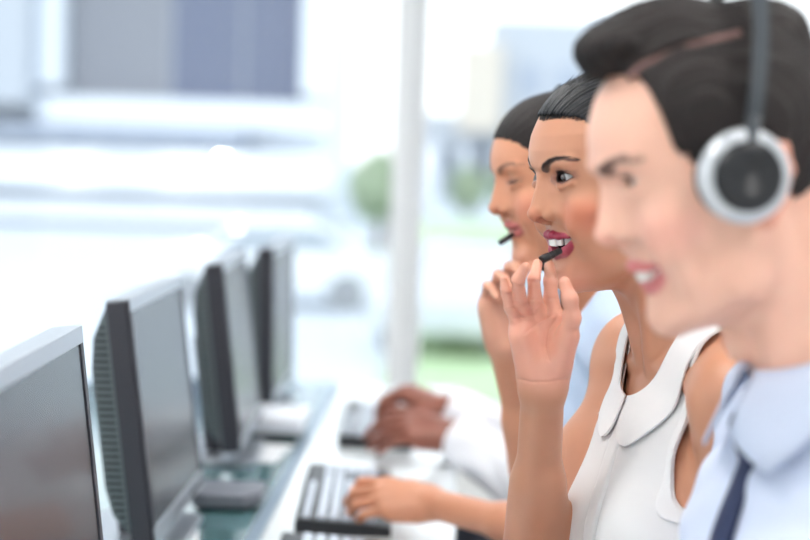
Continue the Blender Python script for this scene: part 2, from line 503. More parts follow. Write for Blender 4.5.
def arm_ops(Fd, S, E_, W_, fem, k=1.0):
    r = (.042, .034, .0295, .0225) if fem else (.056, .045, .044, .028)
    r = [x*k for x in r]
    Fd.ell(S, np.array([.05, .05, .055])*(1.0 if fem else 1.18), .03)
    Fd.cone(S, E_, r[0], r[1], .03)
    m = S*.55+E_*.45; Fd.ell(m, np.array([1, 1, 1])*r[0]*1.02, .03)
    Fd.cone(E_, W_, r[2]*.92, r[3], .02)
    a = E_*.78+W_*.22; b = E_*.5+W_*.5
    Fd.cone(a, b, r[2]*1.02, r[2]*.80, .03)
def leg_ops(Fd, H, T, fem, yaw, kneeX=.43, foot=None):
    f = frame(yaw)[:, 0]; l = frame(yaw)[:, 1]; pts = []
    for s in (1, -1):
        a = H+l*s*.085+V(0, 0, -.03); kn = H+f*kneeX+l*s*.10; kn[2] = H[2]-.05
        an = kn+f*-.02; an = V(an[0], an[1], .09); to = an+f*.15; to[2] = .045
        Fd.cone(a, kn, .085, .06, .04); Fd.cone(kn, an, .056, .038, .03)
        Fd.cone(kn*.7+an*.3-f*.012, kn*.45+an*.55-f*.01, .055, .045, .03)
        he = an+f*-.03; he = V(he[0], he[1], .045)
        Fd.cone(he, to, .036, .036, .02); Fd.cone(an, he, .038, .036, .02)
        pts.append((a, kn, an, he, to))
    return pts
# hands -----------------------------------------------------------
def finger(Fd, pts, rad, kk=.0035):
    pts = [np.asarray(p, float) for p in pts]
    for i in range(len(pts)-1): Fd.cone(pts[i], pts[i+1], rad[i], rad[i+1], kk)
def hand_generic(Fd, wr, X, Y, Z, k=1.0, curls=None, thumb=None, spread=1.0):
    """X to the fingers, Y to the thumb side, Z out of the palm"""
    g = lambda a, b, c: wr+(X*a+Y*b+Z*c)*k*1e-3
    mcp = [(88, 26, -3), (91, 7, -5), (86, -11, -4), (77, -27, -1)]
    ph = [(40, 23, 21), (44, 27, 21), (41, 25, 21), (32, 18, 19)]
    rad = [(9.6, 8.4, 7.6, 6.4), (9.8, 8.6, 7.8, 6.6), (9.2, 8.2, 7.4, 6.2), (8.2, 7.2, 6.6, 5.6)]
    curls = curls or [(35, 45, 25)]*4
    Fd.ell(g(6, 0, 0), V(1, 1, 1)*.024*k, .015)
    rt = [np.radians(a*spread) for a in (7, 1, -4, -10)]
    knuck = []
    for i in range(4):
        a, b, c = mcp[i]
        Fd.cone(g(8, b*.5, 0), g(a-4, b, c+1), .0145*k, .0112*k, .012)
        Fd.cone(g(20, b*.6, 3), g(a-12, b*.95, c+4), .012*k, .010*k, .012)
        p = V(a, b, c); ang = 0; pts = [g(*p)]
        for j in range(3):
            ang += math.radians(curls[i][j])
            d = V(math.cos(ang)*math.cos(rt[i]), math.sin(rt[i])*math.cos(ang), math.sin(ang))
            p = p+d*ph[i][j]; pts.append(g(*p))
        finger(Fd, pts, [r*k*1e-3 for r in rad[i]])
        knuck.append(pts)
    th = thumb or [(14, 22, 6), (46, 44, 12), (74, 56, 16), (98, 62, 20)]
    Fd.cone(g(*th[0]), g(*th[1]), .0155*k, .012*k, .014)
    Fd.cone(g(24, -18, 6), g(58, -26, 5), .0135*k, .011*k, .014)
    finger(Fd, [g(*t) for t in th[1:]], [.0115*k, .0102*k, .008*k], .004)
    return knuck, [g(*t) for t in th]
# skin colour -----------------------------------------------------
def skin_color(co, no, h, base, lip, palm=None, palms=(), blush=None, makeup=0.0, brow=None):
    c = np.tile(V(*base[:3]), (len(co), 1))
    q = h.loc(co)
    near = np.linalg.norm(q-V(40, 0, -10), axis=1) < 150
    def mix(col, m):
        nonlocal c; m = np.clip(m, 0, 1)[:, None]; c = c*(1-m)+V(*col[:3])*m
    if blush is not None:
        for s in (1, -1):
            d = np.linalg.norm((q-V(62, s*46, -14))/V(1, 1.1, .8), axis=1); mix(blush, .75*sstep(-d, -36, -6)*near)
        d = np.linalg.norm(q-V(100, 0, -16), axis=1); mix(blush, .4*sstep(-d, -18, -5)*near)
    if makeup:
        for s in (1, -1):
            e = q-V(65.6, s*31, 26); r = np.linalg.norm(e, axis=1)
            o = opening(h, e, s); fr = (q[:, 0] > 62)&(r < 24)
            up = e[:, 2] > 0
            shade = V(*base[:3])*V(.48, .42, .50)
            mix(shade, makeup*.7*sstep(-o, -8.0, -1.5)*fr*up); mix(shade, makeup*.75*sstep(-o, -5.5, -1)*fr*~up)
            mix((.012, .008, .008), makeup*sstep(-o, -3.0, -1.0)*fr*(r < 17)*np.where(up, 1, .9))
    # lips
    u, ur, l, lr = lipcurve(h, h.mouth); dl = np.full(len(q), 99.)
    idx = np.where(near)[0]
    for pts, rr in ((u, ur), (l, lr)):
        for s in (1, -1):
            for i in range(len(pts)-1):
                dl[idx] = np.minimum(dl[idx], d_cone(q[idx], pts[i]*V(1, s, 1), pts[i+1]*V(1, s, 1), rr[i], rr[i+1]))
    inside = near & (q[:, 2]-h.mz < -35) & (q[:, 2]-h.mz > -42-15*h.mouth) & (np.abs(q[:, 1]) < 32) & (dl > 1.0) & (q[:, 0] < 72-12*(q[:, 1]/28)**2) & (q[:, 0] > 30)
    mix(lip, sstep(-dl, -1.9, -1.0))
    if h.mouth > .2: mix((.055, .012, .012), inside*1.0)
    # ear warm
    de = np.linalg.norm((np.abs(q)-V(0, 76, 0))*V(0, 1, 0)+(q-V(-10, 0, 4))*V(1, 0, .7), axis=1)
    mix((base[0]*1.0, base[1]*.72, base[2]*.68), .7*sstep(-de, -34, -22)*sstep(np.abs(q[:, 1]), 66, 72)*near)
    if brow is not None:
        for s in (1, -1):
            bp = browpath(h); d = np.full(len(q), 99.)
            for i in range(len(bp)-1):
                a, b = bp[i]*V(1, s, 1), bp[i+1]*V(1, s, 1)
                d[idx] = np.minimum(d[idx], d_cone(q[idx]*V(.08, 1, 1), a*V(.08, 1, 1), b*V(.08, 1, 1), BR[i]*brow[1], BR[i+1]*brow[1]))
            mix(brow[0], brow[2]*sstep(-d, -1.0, .6)*(q[:, 0] > 40))
    if palm is not None:
        for cen, nrm, rad in palms:
            d = np.linalg.norm(co-cen, axis=1)
            mix(palm, sstep(no@nrm, -.25, .45)*sstep(-d, -rad, -rad*.6))
    return c
BR = [2.9, 3.6, 3.1, 2.4, 1.9, 1.3]
def browpath(h):
    z0 = -3 if h.male else 0; zi = 3 if h.male else 0
    return [V(93, 15 if h.male else 13, 34.5+z0+zi), V(92, 18, 39+z0+zi*.4), V(89, 25, 43.5+z0), V(84, 34, 46.5+z0), V(77, 43, 47+z0), V(67, 53, 44+z0)]
def strands(name, roots, dirs, lens, rad, m, parent, bend=None, seg=3):
    vs = []; fs = []
    for r, d, L_, in zip(roots, dirs, lens):
        d = d/np.linalg.norm(d); u = np.cross(d, V(.3, .2, .9)); u /= np.linalg.norm(u); w = np.cross(d, u)
        b = bend if bend is not None else V(0, 0, 0)
        rings = []
        for t, rr in ((0, 1), (.4, .9), (.75, .6), (1, .12)):
            p = r+d*L_*t+b*L_*t*t
            rings.append([p+(u*math.cos(a)+w*math.sin(a))*rad*rr for a in (0, 2.09, 4.19)])
        k = len(vs)
        for g in rings: vs += g
        for i in range(3):
            for j in range(3): fs.append((k+i*3+j, k+i*3+(j+1) % 3, k+i*3+3+(j+1) % 3, k+i*3+3+j))
    me = mesh_from(name, vs, fs, True)
    return link(name, me, m, parent)
def eyes(h, root, iris=(.09, .04, .02), gaze=(0, 0), lash=True, fine=True, thick=1.0):
    R = h.R; k = h.k
    for s in (1, -1):
        n, mseg = 40, 48; c = V(65.6, s*31, 26)
        ga, gb = gaze; g = V(math.cos(ga)*math.cos(gb), math.sin(ga)*math.cos(gb), math.sin(gb))
        u = np.cross(g, V(0, 0, 1)); u /= np.linalg.norm(u); w = np.cross(u, g)
        th = PI*(np.linspace(0, 1, n)**1.4); vs = []; cl = []
        for t in th:
            bulge = 1.0+.07*max(0, 1-(t/.5)**2)
            for j in range(mseg):
                a = 2*PI*j/mseg; v = (g*math.cos(t)+(u*math.cos(a)+w*math.sin(a))*math.sin(t))*12.15*bulge
                vs.append(h.o+R@((c+v)*k))
                r = t*12
                if r < 2.3: cl.append((.004, .004, .004))
                elif r < 5.9:
                    m_ = .7+.5*random.random(); e = 1 if r < 5.2 else .35
                    cl.append(tuple(x*m_*e for x in iris))
                else: cl.append((.62, .60, .59) if r > 6.3 else (.3, .28, .28))
        fs = [(i*mseg+j, i*mseg+(j+1) % mseg, (i+1)*mseg+(j+1) % mseg, (i+1)*mseg+j) for i in range(n-1) for j in range(mseg)]
        me = mesh_from('eyeball', vs, fs, True); set_col(me, 'Col', np.array(cl))
        attach(link('eyeball', me, mat('eye', (1, 1, 1, 1), rough=.06, attr='Col', spec=.6, coat=.5)), root)
        if lash:
            roots = []; dirs = []; lens = []
            for i in range(46 if fine else 20):
                t = -1+2*(i+.5)/(46 if fine else 20); t2 = 1-t*t
                zu = (4.9*h.lid)*t2**.75+1.6*t-.2+(1-h.lid)*-3.5; y = s*14.5*t
                rr = 13.3; x = math.sqrt(max(rr*rr-y*y-zu*zu, 1))
                p = c+V(x-.2, y, zu); roots.append(h.o+R@(p*k))
                dd = V(1.0, s*(.55*t+.1), .35 if h.lid > .3 else -.5)+np.random.normal(0, .07, 3); dirs.append(R@dd); lens.append((6.0+2.2*t)*k*random.uniform(.8, 1.1))
            for i in range(26 if fine else 0):
                t = -1+2*(i+.5)/26; t2 = 1-t*t; zl = -4.6*t2**.8+1.6*t-.2; y = s*14.5*t
                x = math.sqrt(max(13.3**2-y*y-zl*zl, 1)); p = c+V(x-.2, y, zl); roots.append(h.o+R@(p*k))
                dirs.append(R@(V(.8, s*.5*t, -.5)+np.random.normal(0, .1, 3))); lens.append(3.4*k*random.uniform(.7, 1.1))
            attach(strands('eyelash', roots, dirs, lens, .00021*thick if fine else .0003, MATS['lash'], None, R@V(0, 0, .35 if h.lid > .3 else .2)), root)
def eyebrows(h, root, Fd, dens=170, col='lash', wid=1.0):
    bp = browpath(h)
    for s in (1, -1):
        pts = []; dirs = []; lens = []
        for i in range(dens):
            t = random.random()**.8*(len(bp)-1); j = min(int(t), len(bp)-2); f = t-j
            p = bp[j]*(1-f)+bp[j+1]*f; wd = (BR[j]*(1-f)+BR[j+1]*f)*wid
            dv = bp[j+1]-bp[j]; dv = dv/np.linalg.norm(dv)
            off = random.uniform(-1, 1)*.85
            p = (p+V(0, 0, off*wd))*V(1, s, 1)
            pts.append(h.o+h.R@(p*h.k)); dirs.append(h.R@((dv+V(0, 0, (.45-t*.12) - off*.5))*V(1, s, 1)+np.random.normal(0, .07, 3)))
            lens.append(random.uniform(4, 6.5)*h.k*(1-.08*t))
        wp, g = project(Fd, np.array(pts))
        roots = wp-g*.0002; dirs = [d-n*(d@n)+n*.10 for d, n in zip(dirs, g)]
        attach(strands('eyebrow', roots, dirs, lens, .00018, MATS[col], None), root)
def teeth(h, root):
    """upper row, teeth rounded boxes on an arch"""
    Fd = Field(); k = h.k
    wid = [4.3, 3.4, 3.9, 3.5, 3.4, 4.6]
    for s in (1, -1):
        y = 0
        for i, w in enumerate(wid):
            yc = y+w; y += 2*w+.25
            # arch: x = 83.5 - yy^2/22
            arc = yc; ang = math.atan(arc/18.0)
            xx = 80.6-(arc**2)/30.0*.8; yy = arc*.86
            hh = [6.9, 6.3, 6.8, 6.2, 5.8, 5.2][i]
            R2 = np.stack([V(math.cos(ang*.8), s*math.sin(ang*.8), 0), V(-s*math.sin(ang*.8), math.cos(ang*.8), 0), V(0, 0, 1)], 1)
            c = V(xx, s*yy, -39.8-hh*.12+h.mz)
            Fd.add((lambda c, w, hh, R2: lambda p: d_box(h.loc(p), c, V(2.4, w, hh), 1.7, R2)*k)(c, w, hh, R2), h.w(*c), 9*k, .0003)
    v, f = mesh_field(Fd, h.w(70, 0, -43)-.038, h.w(70, 0, -43)+.038, .0006)
    me = np_mesh('teeth', [(v, f)])
    attach(link('teeth', me, mat('teeth', (.93, .91, .86, 1), rough=.15, spec=.6, sss=.1)), root)
def hair_mesh(name, Fd, h, m, pole, lo, hi, step, disp=None):
    v, f = mesh_field(Fd, lo, hi, step)
    me = np_mesh(name, [(v, f)])
    q = h.loc(v)-V(*pole[0]); ax = V(*pole[1]); ax /= np.linalg.norm(ax)
    u = np.cross(ax, V(0, 1, 0)); u /= np.linalg.norm(u); w = np.cross(ax, u)
    rr = np.linalg.norm(q, axis=1); ang = np.arctan2(q@w, q@u); pol = np.arccos(np.clip(q@ax/np.maximum(rr, 1), -1, 1))
    fl = np.stack([np.abs(ang)/PI*1.5+.3*(ang > 0), pol, ang*0], 1)
    a = me.attributes.new('flow', 'FLOAT_VECTOR', 'POINT'); a.data.foreach_set('vector', fl.astype(np.float32).ravel())
    return link(name, me, m)
# ------------------------------------------------------------------ the four people
SKIN = {}
def skin_mat(name, base, rough=.42):
    return mat(name, base, rough=rough, attr='Col', sss=.12, noise=.05, nscale=45, bump=.12, bscale=900, spec=.45)
MATS['lash'] = None; MATS.pop('lash')
mat('lash', (.006, .005, .005, 1), rough=.5)
mat('brow_brown', (.022, .012, .010, 1), rough=.6)
mat('white_cloth', (.74, .74, .75, 1), rough=.85, bump=.25, bscale=1500, sheen=.2)
mat('white_trim', (.78, .78, .79, 1), rough=.8)
mat('blue_cloth', srgb(196, 214, 240), rough=.85, bump=.25, bscale=1500)
mat('pale_shirt', srgb(204, 214, 236), rough=.8, bump=.2, bscale=1500)
mat('offwhite_shirt', srgb(238, 238, 244), rough=.85)
mat('navy', srgb(30, 42, 78), rough=.6, noise=.12, nscale=60)
mat('trousers', srgb(46, 48, 58), rough=.9, noise=.1, nscale=40)
mat('jeans', srgb(88, 118, 160), rough=.9, noise=.2, nscale=60)
mat('shoe', srgb(28, 26, 28), rough=.4)
mat('black_plastic', srgb(26, 28, 33), rough=.35)
mat('matte_plastic', srgb(44, 52, 60), rough=.5)
mat('silver_plastic', srgb(205, 210, 216), rough=.3, metal=.3)
hair_mat('hair_black', (.003, .003, .004, 1), (.013, .015, .022, 1), .36)
hair_mat('hair_dark', (.006, .004, .004, 1), (.020, .012, .012, 1), .58)
mat('scalp', srgb(140, 105, 100), rough=.6)

def shell(name, Fd, lo, hi, h, mask, m, root, thick=.0015, off=0.0, disp=None, out=1):
    Fd.off = off; Fd.disp = disp
    v, f = mesh_field(Fd, lo, hi, h, mask=mask)
    me = np_mesh(name, [(v, f)])
    o = attach(link(name, me, m), root)
    s = o.modifiers.new('thick', 'SOLIDIFY'); s.thickness = thick; s.offset = 1
    return o
def copyfield(Fd, tags=None):
    g = Field(); g.ops = [o for o in Fd.ops if tags is None or o[5] in tags]; return g
def bottoms(H, T, yaw, fem, root, m, hem=.12):
    """trousers and shoes from the same leg shapes, a little larger"""
    G = Field(); pts = leg_ops(G, H, T, fem, yaw)
    G.ell(H+V(0, 0, .0), (.135, .165, .125), .05)
    for o in list(G.ops): pass
    sh = Field(); tr = Field()
    for (a, kn, an, he, to) in pts:
        tr.cone(a, kn, .094, .070, .04); an2 = an+V(0, 0, hem-.09); tr.cone(kn, an2, .066, .055, .03)
        s_ = Field(); s_.cone(he+V(0, 0, -.002), to, .040, .038, .02); s_.cone(an, he, .043, .040, .02)
        s_.add(lambda p: .012-p[:, 2], he, .3, .004, 'i')
        v, f = mesh_field(s_, he-.14, he+.20, .008)
        me = np_mesh('shoe', [(v, f)]); attach(link('shoe', me, MATS['shoe']), root)
    tr.ell(H+V(0, 0, .0), (.142, .18, .135), .05)
    v, f = mesh_field(tr, H+V(-.62, -.35, -.58), H+V(.3, .35, .22), .010)
    attach(link('trousers', np_mesh('trousers', [(v, f)]), MATS[m]), root)
    return G
def chair(loc, yaw, label, zseat=.50):
    root = empty('office_chair', loc, label, 'office chair', 'office chairs along the desk', rz=0)
    Rm = frame(yaw); f, l = Rm[:, 0], Rm[:, 1]
    b = V(*loc)
    M_ = lambda p: f*p[0]+l*p[1]+V(0, 0, p[2])
    s = MB(); s.box(-.22, .22, -.22, .22, zseat-.07, zseat-.01, M_); s.build('seat', mat('chair_fabric', srgb(52, 56, 64), rough=.9), root, bevel=.025, seg=3)
    s = MB(); s.box(-.30, -.255, -.19, .19, zseat+.10, zseat+.46, M_); s.build('backrest', MATS['chair_fabric'], root, bevel=.02, seg=3)
    s = MB(); s.tube([M_(V(-.10, 0, zseat-.075)), M_(V(-.27, 0, zseat-.06)), M_(V(-.322, 0, zseat+.02)), M_(V(-.318, 0, zseat+.22))], .014, 8); s.build('back_bracket', MATS['black_plastic'], root)
    s = MB(); s.tube([V(0, 0, .10), V(0, 0, zseat-.06)], .025, 12); s.build('gas_post', MATS['silver_plastic'], root)
    for i in range(5):
        a = 2*PI*i/5+.3; s = MB(); d = V(math.cos(a), math.sin(a), 0)
        s.tube([V(0, 0, .105)+d*.02, V(0, 0, .075)+d*.27], [.022, .014], 8); o = s.build('base_arm', MATS['black_plastic'], root)
        s = MB(); s.lathe([(.0, -.02), (.026, -.02), (.03, -.012), (.03, .012), (.026, .02), (.0, .02)], V(0, 0, .03)+d*.27, V(-d[1], d[0], 0), 16); s.build('castor', MATS['black_plastic'], root, smooth=True)
    return root

QUICK = False
def make_W():
    nas = P(539, 182, 1.665)
    h = Head(nas, math.radians(22), math.radians(8), 1.0, mouth=1.0)
    root = empty('person', (.27, 1.72, 0), 'dark-haired woman in a white sleeveless collared blouse, smiling and touching her headset microphone', 'person')
    H = V(.300, 1.70, .60); N = V(.258, 1.70, 1.140); yaw = math.radians(15); h.Rb = frame(yaw)
    SL = V(.290, 1.545, 1.088); SR = V(.222, 1.845, 1.09)
    wr = P(543, 383, 1.635); EL = V(.100, 1.76, .845)
    c = dict(H=H, N=N, Rb=frame(yaw), fem=True, SL=SL, SR=SR)
    Fd = Field(); torso_ops(Fd, c); T = c['T']; Lh = np.linalg.norm(N-H)
    torso = copyfield(Fd, {'torso'})
    head_ops(Fd, h); neck_ops(Fd, h, N, .050)
    arm_ops(Fd, SR, EL, wr, True)
    EL2 = V(.305, 1.535, .790); W2 = V(.085, 1.70, .775)
    arm_ops(Fd, SL, EL2, W2, True)
    # raised right hand, palm towards the camera, tips at the microphone
    p = lambda x, y, Y: P(x, y, Y)
    Fd.ell(wr, (.0245, .019, .026), .015)
    mc = [p(556, 317, 1.632), p(541, 315, 1.635), p(528, 318, 1.634), p(518, 327, 1.63)]
    w4 = [p(556, 372, 1.637), p(547, 372, 1.64), p(537, 372, 1.64), p(530, 373, 1.637)]
    for a, b in zip(w4, mc):
        Fd.cone(a, b, .0135, .0088, .007)
    Fd.cone(p(531, 366, 1.626), p(520, 336, 1.622), .0125, .0105, .014)   # hypothenar
    Fd.cone(p(559, 362, 1.624), p(568, 336, 1.615), .0150, .0120, .014)   # thenar
    finger(Fd, [mc[3], p(510, 308, 1.618), p(505.5, 291, 1.612), p(504, 279, 1.612)], (.0074, .0062, .0055, .0046))
    finger(Fd, [mc[2], p(520, 300, 1.618), p(518, 280, 1.600), p(525.5, 267.5, 1.596)], (.0080, .0072, .0068, .0057))
    finger(Fd, [mc[1], p(535, 299, 1.625), p(534, 279, 1.618), p(537.5, 264, 1.628)], (.0084, .0074, .0068, .0056))
    finger(Fd, [mc[0], p(551, 299, 1.635), p(550.5, 281, 1.636), p(549.5, 266, 1.652)], (.0084, .0076, .0070, .0058))
    finger(Fd, [p(567, 338, 1.615), p(572, 318, 1.605), p(570, 299, 1.600), p(564.5, 282.5, 1.602)], (.0112, .0092, .0082, .0064), .005)
    # creases of the palm
    def crease(pts, r=.0011, d=.0):
        for a, b in zip(pts[:-1], pts[1:]): pass
    creases = [[(563, 309), (557, 318), (548, 330), (546, 345), (549, 360)], [(563, 308), (550, 317), (537, 324), (524, 334)], [(515, 318), (527, 317), (537, 310), (541, 304)], [(519, 379), (532, 382), (548, 382), (566, 379)]]
    fin = [[(505, 308), (515, 306)], [(514, 301), (526, 302)], [(529, 299), (541, 300)], [(544, 298), (558, 299)], [(512, 284), (523, 286)], [(500, 292), (509, 294)], [(529, 281), (540, 282)]]
    segs = []
    for cr in creases: segs += [(a, b, .0016) for a, b in zip(cr[:-1], cr[1:])]
    for cr in fin: segs += [(a, b, .0013) for a, b in zip(cr[:-1], cr[1:])]
    C3 = [(P(a[0], a[1], 1.60), P(b[0], b[1], 1.60), r) for a, b, r in segs]
    toc = lambda v: (v-CAM)/np.linalg.norm(v-CAM)
    def carve(pp):
        d = np.full(len(pp), 1.0); D = pp-CAM; D = D/np.linalg.norm(D, axis=1, keepdims=True)*1.62
        for a, b, r in C3:
            a2 = toc(a)*1.62; b2 = toc(b)*1.62
            d = np.minimum(d, d_cone(D, a2, b2, 0, 0)/ (r*1.2))
        near = sstep(-np.linalg.norm(pp-P(541, 320, 1.62), axis=1), -.085, -.075)*(pp[:, 1] < 1.632)
        return -.0013*np.exp(-d*d)*near
    Fd.add(carve, P(541, 320, 1.62), .09, 0, 'd')
    hand_generic(Fd, W2, *hand_axes(V(-.95, .25, -.05), V(0, 0, -1), left=True), k=.95, curls=[(25, 30, 20)]*4)
    hw = copyfield(Fd)
    lo = V(-.06, 1.38, .90); hi = V(.42, 1.98, 1.46)
    hh = .0024 if QUICK else .0013
    seam = .955
    zc = .86
    v1, f1 = mesh_field(Fd, (-.06, 1.38, .82), (.46, 2.00, 1.46), hh, keep=lambda q: q[:, 2]-.84)
    legs = bottoms(H, T, yaw, True, root, 'trousers')
    for o in legs.ops: Fd.ops.append(o)
    v2, f2 = mesh_field(Fd, (-.30, 1.30, .0), (.56, 2.06, .88), .006, keep=lambda q: .845-q[:, 2])
    me = np_mesh('body', [(v1, f1), (v2, f2)])
    co = coords(me); no = normals(me)
    base = srgb(200, 143, 114); palm = srgb(228, 166, 144)
    fwd = V(0, -1, 0)
    col = skin_color(co, no, h, base, srgb(164, 54, 80), palm, [(P(541, 320, 1.62), fwd, .088)], blush=srgb(206, 112, 84), makeup=1.0, brow=(srgb(52, 32, 30), 1.0, .9))
    set_col(me, 'Col', col)
    body = attach(link('body', me, skin_mat('skin_tan', base, .40)), root)
    # nails
    # hair, slicked back to a bun
    hf = Field(); k = h.k
    def L(f, c_, rad, kk, mode='u'): hf.add(lambda p_: f(h.loc(p_))*k, h.w(*c_), rad*k, kk*k, mode)
    L(lambda q: d_ell(q, V(-4, 0, 41), V(98, 77.5, 89)), (-4, 0, 41), 98, 5)
    L(lambda q: d_ell(q, V(22, 0, 47), V(66, 75.5, 78)), (22, 0, 47), 77, 8)
    hcut = Field()
    def hairline(q):
        x, y, z = q[:, 0], q[:, 1], q[:, 2]
        zh = np.interp(x, [-120, -60, -22, -14, 10, 22, 34, 48, 60, 75, 110], [-30, -34, -30, 30, 34, 30, 52, 74, 86, 91, 92])
        return (zh+0.5*np.sin(y*.45)-z)*.8
    L(hairline, (0, 0, 40), 200, 4, 'i')
    L(lambda q: d_ell(q, V(-112, 0, 22), V(30, 34, 32)), (-112, 0, 22), 34, 5)
    hf.disp = lambda p_: rib(h.loc(p_), (-95, 0, 30))*k
    c0 = h.w(-20, 0, 40)
    ho = hair_mesh('hair', hf, h, MATS['hair_black'], ((-95, 0, 30), (-1, 0, 0)), c0-.17, c0+.17, .0024 if QUICK else .0015)
    attach(ho, root)
    # flyaway strands at the hairline
    roots = []; dirs = []; lens = []
    for i in range(1700):
        y = random.uniform(-20, 62); 
        x0 = random.uniform(20, 72)
        q = V(x0, y, 0); rr = 1-((x0+4)/98)**2-(y/77.5)**2
        if rr < .02: continue
        z = 41+89*math.sqrt(rr)
        zh = float(np.interp(x0, [10, 22, 34, 48, 60, 75, 110], [34, 30, 52, 74, 86, 91, 92]))
        if z < zh-2: continue
        q = V(x0, y, z); nrm = V((x0+4)/98**2, y/77.5**2, (z-41)/89**2); nrm /= np.linalg.norm(nrm)
        d = V(-95, 0, 30)-q; d = d-nrm*(d@nrm); d /= np.linalg.norm(d)
        roots.append(h.o+h.R@((q+nrm*random.uniform(-.5, .6))*k)); dirs.append(h.R@(d+nrm*random.uniform(-.02, .10)+np.random.normal(0, .05, 3))); lens.append(random.uniform(14, 30)*k)
    # short fine hairs along the front edge
    fp = []
    for i in range(420):
        y = random.uniform(-18, 54); x0 = float(np.interp(abs(y), [0, 30, 50], [80, 70, 52]))
        fp.append(h.o+h.R@(V(x0, y, 87+random.uniform(-2, 3)-max(0, abs(y)-30)*.4)*k))
    wp, gg = project(hw, np.array(fp), 5)
    for p0, g in zip(wp, gg):
        d = h.R@(V(-1, 0, .75)+np.random.normal(0, .15, 3)); d = d-g*(d@g)+g*.12
        roots.append(p0); dirs.append(d); lens.append(random.uniform(8, 16)*k)
    attach(strands('loose_hair', roots, dirs, lens, .00022, MATS['lash'], None), root)
    eyes(h, root, iris=(.06, .035, .03), gaze=(0.02, -.05), thick=1.5)
    eyebrows(h, root, hw, 260, 'brow_brown')
    teeth(h, root)
    # blouse
    bl = blouse_parts(torso, c, root, H, N, T, Lh, SL, SR)
    # nails on the far fingers are turned away; ring of the hand is bare
    headset_simple(h, N, 'black headset boom microphone touched by the woman in the white blouse', P(541, 260, 1.628), P(561, 250.5, 1.642), near=True)
    chair((H[0]+.02, H[1], 0), yaw, 'dark office chair under the woman in the white sleeveless blouse')
    return h
def hand_axes(X, Z, left=False):
    X = X/np.linalg.norm(X); Z = Z-X*(Z@X); Z /= np.linalg.norm(Z)
    Y = np.cross(Z, X)       # left hand, palm down, fingers ahead: thumb to the right
    return X, (-Y if not left else Y)*1.0, Z
def rib(q, pole):
    d = q-V(*pole); ang = np.arctan2(d[:, 1], d[:, 2]); r = np.linalg.norm(d[:, 1:], axis=1)
    w = np.clip(r/60, 0, 1)
    return (.22*np.sin(ang*46+2*np.sin(ang*7)+d[:, 0]*.02)+.25*np.sin(ang*97+1.3*np.sin(ang*13)))*w*.9
def blouse_parts(torso, c, root, H, N, T, Lh, SL, SR):
    tl = lambda p: (p-H)@T
    a = math.radians(33); Cn = V(.020, 0, Lh+.003)
    def neckc(p, ru=.076, rv=.070):
        q = tl(p)-Cn; u = q[:, 0]*math.cos(a)-q[:, 2]*math.sin(a); y = q[:, 1]
        uf = np.where(u > 0, u/(ru*1.12), u/(ru*.85)); return np.sqrt(uf**2+(y/rv)**2)+1e-9, np.arctan2(y, u)
    SLl = tl(SL[None])[0]; SRl = tl(SR[None])[0]
    hole = lambda q, s, S: smin(s*q[:, 1]-.110, q[:, 2]-(S[2]-.112), .045)
    def mask(p):
        q = tl(p); rho, th = neckc(p)
        m1 = (1-rho)*.07
        m2 = np.full(len(p), -1.0)
        for s, S in ((1, SLl), (-1, SRl)):
            m = hole(q, s, S)
            m2 = np.maximum(m2, m)
        m3 = .02-q[:, 2]
        return np.maximum(np.maximum(m1, m2), m3)
    def disp(p):
        q = tl(p); x, y, z = q[:, 0], q[:, 1], q[:, 2]
        low = sstep(-z, -.34, -.10)
        d = .014*low
        fr = x > 0
        yy = y-.0
        # box pleat down the front with fine edges
        pl = (sstep(-np.abs(yy), -.0135, -.0115))*fr*sstep(-z, -(Lh-.10), -(Lh-.16))
        d = d+.0030*pl
        d = d-.0016*np.exp(-((np.abs(yy)-.0138)/.0015)**2)*fr
        # gathers
        d = d+(.0022*np.sin(y*150+4*np.sin(z*9))+.0016*np.sin(y*83+z*21))*low
        d = d+.0040*np.sin((z*1.0+y*1.3)*42+np.sin(x*30))*np.exp(-((z-.30)/.10)**2)*sstep(np.abs(y), .03, .09)*.6
        d = d+.0022*np.sin(z*60+y*55)*sstep(np.abs(y), .06, .11)
        return d
    g = copyfield(torso); lo = N+V(-.26, -.26, -.34); hi = N+V(.2, .26, .08)
    step = .005 if QUICK else .003
    shell('blouse', g, H+V(-.24, -.26, -.02), N+V(.22, .26, .08), step, mask, MATS['white_cloth'], root, .0016, .0042, disp)
    def cmask(p):
        rho, th = neckc(p); q = tl(p)
        v = (rho-.97)*.072; s = np.abs(th)*.080
        w = .043
        a_ = np.abs(v-w/2)-w/2; b_ = .0035-s
        R_ = .026
        corner = np.hypot(np.maximum(v-(w-R_), 0), np.maximum(R_+.0035-s, 0))-R_
        m = np.maximum(np.maximum(-v, v-w), b_)
        m = np.where((v > w-R_) & (s < R_+.0035), np.maximum(corner, m), m)
        return m
    g = copyfield(torso)
    shell('collar', g, N+V(-.22, -.2, -.18), N+V(.18, .2, .06), .0035 if QUICK else .0022, cmask, MATS['white_trim'], root, .0022, .0085, None)
    # piping round the armhole
    for s, S in ((1, SLl), (-1, SRl)):
        def am(p, S=S, s=s):
            m = hole(tl(p), s, S)
            return np.abs(m+.004)-.004
        g = copyfield(torso)
        shell('armhole_binding', g, N+V(-.22, -.24, -.24), N+V(.18, .24, .06), .0035 if QUICK else .0022, am, MATS['white_trim'], root, .002, .0056, disp)
